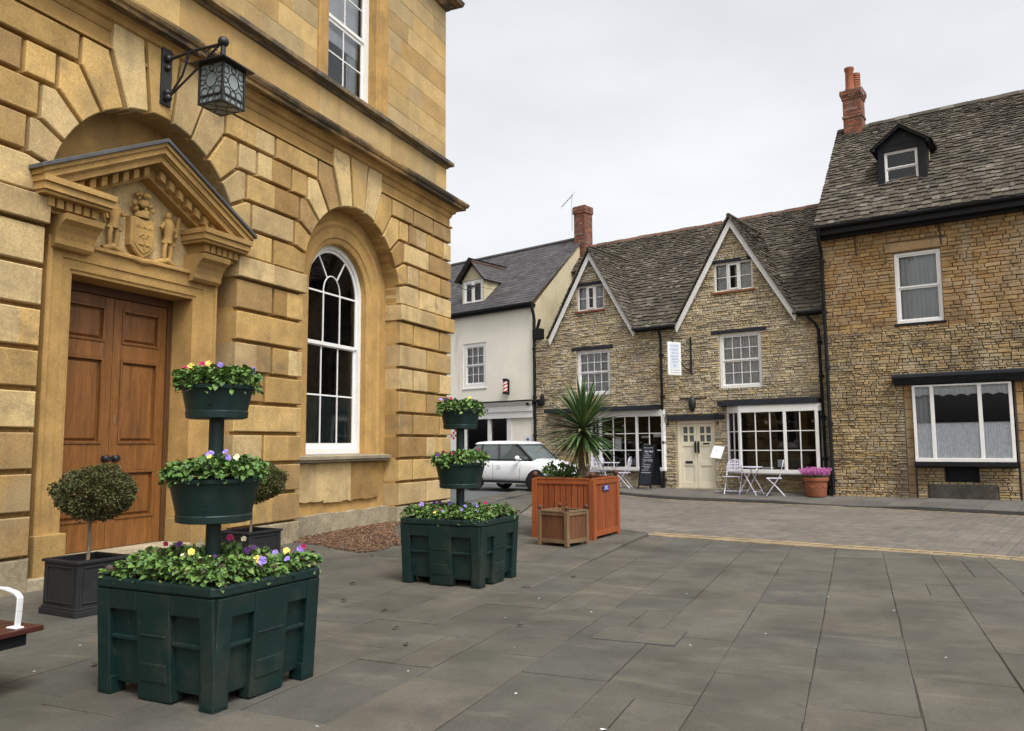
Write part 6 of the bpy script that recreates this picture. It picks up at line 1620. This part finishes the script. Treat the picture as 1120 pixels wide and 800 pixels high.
def greenhouse(levels, mat, name, parent, cap=True):
    m = MB(); vs = []
    for (xf, xr, hf, hr, z) in levels:
        k = 6; row = []
        for i in range(k+1):
            t = i/k; x = xr+(xf-xr)*t; h_ = hr+(hf-hr)*t; row.append((x, h_))
        ringp = [(x, -h_, z) for x, h_ in row]+[(row[-1][0]+.05, -row[-1][1]*.5, z), (row[-1][0]+.05, row[-1][1]*.5, z)]+[(x, h_, z) for x, h_ in row[::-1]]+[(row[0][0]-.03, row[0][1]*.5, z), (row[0][0]-.03, -row[0][1]*.5, z)]
        vs.append(ringp)
    k = len(vs[0]); m.add([v for l in vs for v in l], [(i*k+j, i*k+(j+1) % k, (i+1)*k+(j+1) % k, (i+1)*k+j) for i in range(len(vs)-1) for j in range(k)]+([tuple((len(vs)-1)*k+j for j in range(k))] if cap else []))
    return m.build(name, mat, parent, smooth_angle=40)
greenhouse([(1.14, -1.68, .69, .70, .88), (.98, -1.62, .69, .70, .98), (.66, -1.42, .66, .65, 1.24), (.40, -1.20, .63, .60, 1.45)], 'carglass', 'windows', car)
greenhouse([(.46, -1.24, .65, .62, 1.435), (.47, -1.28, .655, .625, 1.46), (.38, -1.20, .62, .58, 1.51), (.12, -.95, .48, .45, 1.545), (-.2, -.6, .2, .2, 1.555)], 'carwhite', 'roof', car)
m = MB()
for sg in (-1, 1):
    m.bar((1.02, sg*.695, .95), (.41, sg*.632, 1.45), .06, .03); m.bar((-.22, sg*.71, .95), (-.28, sg*.632, 1.45), .08, .012); m.bar((-1.05, sg*.71, .95), (-.98, sg*.62, 1.45), .10, .012)
    m.bar((1.0, sg*.712, .955), (-1.55, sg*.725, .965), .02, .035)
m.build('pillars', 'carblack', car)
m = MB()
for sg in (-1, 1):
    m.bar((.9, sg*(HW-.012), .30), (-.9, sg*(HW-.012), .30), .04, .07)
m.box(1.80, 1.90, -.6, .6, .32, .44); m.build('sills', 'carblack', car, bevel=.01)
m = MB()
for sg in (-1, 1):
    for a, b in (((.62, sg*(HW+.001), .36), (.66, sg*(HW-.008), .86)), ((-.40, sg*(HW+.001), .34), (-.42, sg*(HW-.008), .86)), ((-1.10, sg*(HW+.001), .5), (-1.25, sg*(HW-.008), .86)), ((.62, sg*(HW+.001), .36), (-.95, sg*(HW+.001), .36))): m.bar(a, b, .005, .005)
    pass
m.build('door_gaps', 'carblack', car)
for sg in (-1, 1):
    m = MB()
    for x in (-.24, -1.0): m.bar((x, sg*(HW+.012), .78), (x+.16, sg*(HW+.012), .78), .02, .03)
    m.build('door_handle', 'carwhite', car)
    m = MB(); m.ball((.60, sg*(HW+.07), 1.02), .10, 12, 8, (.7, 1.0, .75)); m.bar((.62, sg*(HW-.1), .97), (.60, sg*(HW+.05), 1.0), .03); m.build('wing_mirror', 'carwhite', car, smooth_angle=60)
    m = MB(); m.ball((1.62, sg*.60, .70), .16, 14, 8, (1.1, .85, .75)); m.build('headlight', 'headlamp', car, smooth_angle=60)
    for x in (XF, XF-WB):
        ar = MB(); seg = 20
        ar.tube([(x+.345*math.cos(a), sg*(HW-.045), WHR+.345*math.sin(a)) for a in [PI*k/seg for k in range(-2, seg+3)]], .05, 6)
        pts = [(x+.34*math.cos(2*PI*k/seg), sg*(HW+.0025), WHR+.34*math.sin(2*PI*k/seg)) for k in range(seg)]; ar.add(pts, [tuple(range(seg))])
        ar.build('wheel_arch', 'carblack', car)
        wh = MB(); M4 = Matrix.Translation((x, sg*(HW-.085), WHR)) @ Matrix.Rotation(PI/2, 4, 'X')
        wh.lathe([(.19, -.10), (.27, -.10), (.295, -.08), (.30, -.03), (.30, .03), (.295, .08), (.27, .10), (.19, .10)], seg=28); wo = wh.build('wheel', 'tyre', car, smooth_angle=40, matrix=M4)
        rm = MB(); rm.lathe([(.20, -.085), (.185, -.06), (.05, -.05), (0, -.05)], seg=24); rm.lathe([(.20, .085), (.185, .06), (.05, .05), (0, .05)], seg=24)
        for k in range(5):
            a = 2*PI*k/5
            for q in (-.075, .075): rm.bar((.03*math.cos(a), .03*math.sin(a), q), (.19*math.cos(a), .19*math.sin(a), q), .045, .02)
        rm.build('rim', 'alloy', wo)
m = MB(); m.bar((1.17, -.35, .97), (1.0, .2, 1.03), .012); m.bar((1.17, .25, .97), (1.02, .6, 1.0), .012); m.build('wipers', 'carblack', car)

# ================================================================ SMALL THINGS
o = tag(empty('service_cover', (-1.80, 6.97, .003)), 'small rectangular slab-filled cover with dark edges let into the paving', 'cover')
m = MB()
for a, b, c_, d in ((-.36, .36, -.27, -.255), (-.36, .36, .255, .27), (-.36, -.345, -.255, .255), (.345, .36, -.255, .255), (-.012, .0, -.255, .255)): m.box(a, b, c_, d, -.01, .006)
m.build('cover_frame', 'kerb', o)
m = MB(); m.box(-.345, -.012, -.255, .255, -.01, .0055); m.box(.0, .345, -.255, .255, -.01, .0058); m.build('cover_infill', 'slab', o)
r = random.Random(71)
def scrap_mesh():
    m = MB(); k = 7; rs = [r.uniform(.6, 1.) for _ in range(k)]
    m.add([(0, 0, .35)]+[(rs[i]*math.cos(2*PI*i/k), rs[i]*math.sin(2*PI*i/k), r.uniform(0, .5)) for i in range(k)], [(0, 1+i, 1+(i+1) % k) for i in range(k)])
    o = m.build('paper_scrap', 'paper'); return o
s0 = scrap_mesh(); s0.location = (-1.42, 4.63, .004); s0.scale = (.028, .02, .02); tag(s0, 'largest white paper scrap lying near the bottom edge of the paving', 'litter')
spots = [(-2.1, 5.2), (-2.7, 6.3), (-1.3, 6.6), (-3.0, 5.4), (-.8, 7.5), (.6, 7.3), (.3, 8.9), (-2.4, 7.9), (-3.2, 7.2), (-1.9, 9.0), (-.5, 9.6), (-3.3, 8.2), (-2.9, 3.9), (-4.9, 3.3), (-5.3, 3.6), (-5.6, 4.2), (-6.2, 4.9)]
for x, y in spots:
    o = s0.copy(); COL.objects.link(o); q = r.uniform(.006, .013); x += r.uniform(-.2, .2); y += r.uniform(-.2, .2)
    o.location = (x, y, pl(x, y)+.004); o.scale = (q*1.4, q, q*.7); o.rotation_euler.z = r.uniform(0, 6); tag(o, 'tiny white scrap trodden onto the grey stone paving', 'litter', 'tiny scraps on the paving')
lf0 = None
for i, (x, y) in enumerate([(-3.5, 5.9), (-4.4, 7.0), (-3.9, 6.4), (-5.1, 7.3), (-2.9, 6.9), (-5.6, 8.2), (-5.4, 4.5), (-3.3, 9.6), (-6.3, 8.0)]):
    if lf0 is None:
        m = MB(); leaf(m, Vector((-.04, 0, .012)), Vector((1, 0, .0)), Vector((0, 0, 1)), .09, .045, .3, .1); lf0 = m.build('fallen_leaf', 'blackstone'); o = lf0
    else: o = lf0.copy(); COL.objects.link(o)
    o.location = (x, y, pl(x, y)+.004); o.rotation_euler.z = r.uniform(0, 6); o.scale = [r.uniform(.7, 1.2)]*3; tag(o, 'dark dead leaf lying on the grey stone paving', 'leaf', 'dead leaves on the paving')
def cable(name, a, b, sag, rad_, label):
    o = empty(name); a, b = Vector(a), Vector(b)
    m = MB(); m.tube([a+(b-a)*t+Vector((0, 0, -sag*4*t*(1-t))) for t in [k/16 for k in range(17)]], rad_, 5); m.build('wire', 'blackiron', o)
    tag(o, label, 'cable'); return o
wpt = lambda s, n, z: WM @ Vector((s, -n, z))
o = cable('overhead_cable', (-8.95, 17.5, 5.6), wpt(-3.6, .05, 8.0), .12, .014, 'black overhead cable running from the hall to the small slate-roof dormer')
q = wpt(-3.75, .2, 7.95); m = MB()
for k in range(5): m.ball((q.x-.1+.06*k, q.y, q.z+.05*math.sin(k*2.2)), .045, 8, 6)
m.build('insulator', 'blackiron', o)
cable('overhead_cable', wpt(-3.6, .05, 8.0), wpt(-2.0, .3, 7.55), .02, .008, 'thin pale wire continuing right from the small dormer over the slates')

# ================================================================ LIGHT, SKY, CAMERA
wd = bpy.data.worlds.new('World'); sc.world = wd; wd.use_nodes = True
nt = wd.node_tree; nt.nodes.clear()
SUN_EL, SUN_AZ = rad(56), rad(128)               # azimuth clockwise from +Y: from behind the camera, to the right
out = nd(nt, 'ShaderNodeOutputWorld'); bg = nd(nt, 'ShaderNodeBackground')
sky = nd(nt, 'ShaderNodeTexSky'); sky.sky_type = 'NISHITA'; sky.sun_disc = False; sky.sun_elevation = SUN_EL; sky.sun_rotation = SUN_AZ
sky.air_density = 1.6; sky.dust_density = 5.0; sky.ozone_density = 1.5
hs_ = nd(nt, 'ShaderNodeHueSaturation'); hs_.inputs['Saturation'].default_value = .08; nt.links.new(sky.outputs[0], hs_.inputs['Color'])
tc = nd(nt, 'ShaderNodeTexCoord'); mp = nd(nt, 'ShaderNodeMapping'); mp.inputs['Scale'].default_value = (1, 1, 2.5); nt.links.new(tc.outputs['Generated'], mp.inputs[0])
cl = maprange(nt, noise(nt, mp.outputs[0], 1.6, 5, .55), .3, .7, .86, 1.09)
cc = mixc(nt, hs_.outputs[0], cl, 1., 'MULTIPLY'); cc = mixc(nt, cc, (.985, .99, 1.015), 1., 'MULTIPLY')
nt.links.new(cc, bg.inputs[0]); bg.inputs[1].default_value = SKY_STRENGTH
nt.links.new(bg.outputs[0], out.inputs[0])
sun = bpy.data.lights.new('sun', 'SUN'); sun.energy = SUN_STRENGTH; sun.angle = rad(18); sun.color = (1, .965, .91)
so = bpy.data.objects.new('sun', sun); COL.objects.link(so)
dirv = Vector((math.sin(SUN_AZ)*math.cos(SUN_EL), math.cos(SUN_AZ)*math.cos(SUN_EL), math.sin(SUN_EL)))
so.rotation_euler = (-dirv).to_track_quat('-Z', 'Y').to_euler(); so.location = (20, -20, 40)
cam = bpy.data.cameras.new('camera'); cam.sensor_width = 36; cam.sensor_fit = 'HORIZONTAL'; cam.lens = 36*873/1120; cam.clip_start = .05; cam.clip_end = 2000
co = bpy.data.objects.new('camera', cam); COL.objects.link(co); sc.camera = co
PITCH, YAW, ROLL = math.atan(87/873), rad(23.2), .0065
f = Vector((-math.sin(YAW)*math.cos(PITCH), math.cos(YAW)*math.cos(PITCH), math.sin(PITCH))); r0 = Vector((math.cos(YAW), math.sin(YAW), 0)); u0 = r0.cross(f)
rg = r0*math.cos(ROLL)-u0*math.sin(ROLL); up = rg.cross(f)
co.matrix_world = Matrix(((rg.x, up.x, -f.x, 0), (rg.y, up.y, -f.y, 0), (rg.z, up.z, -f.z, 1.65), (0, 0, 0, 1)))
vs_ = sc.view_settings; sc.display_settings.display_device = 'sRGB'; vs_.view_transform = 'Standard'; vs_.look = 'None'; vs_.exposure = EXPOSURE; vs_.gamma = 1.0; vs_.use_curve_mapping = False
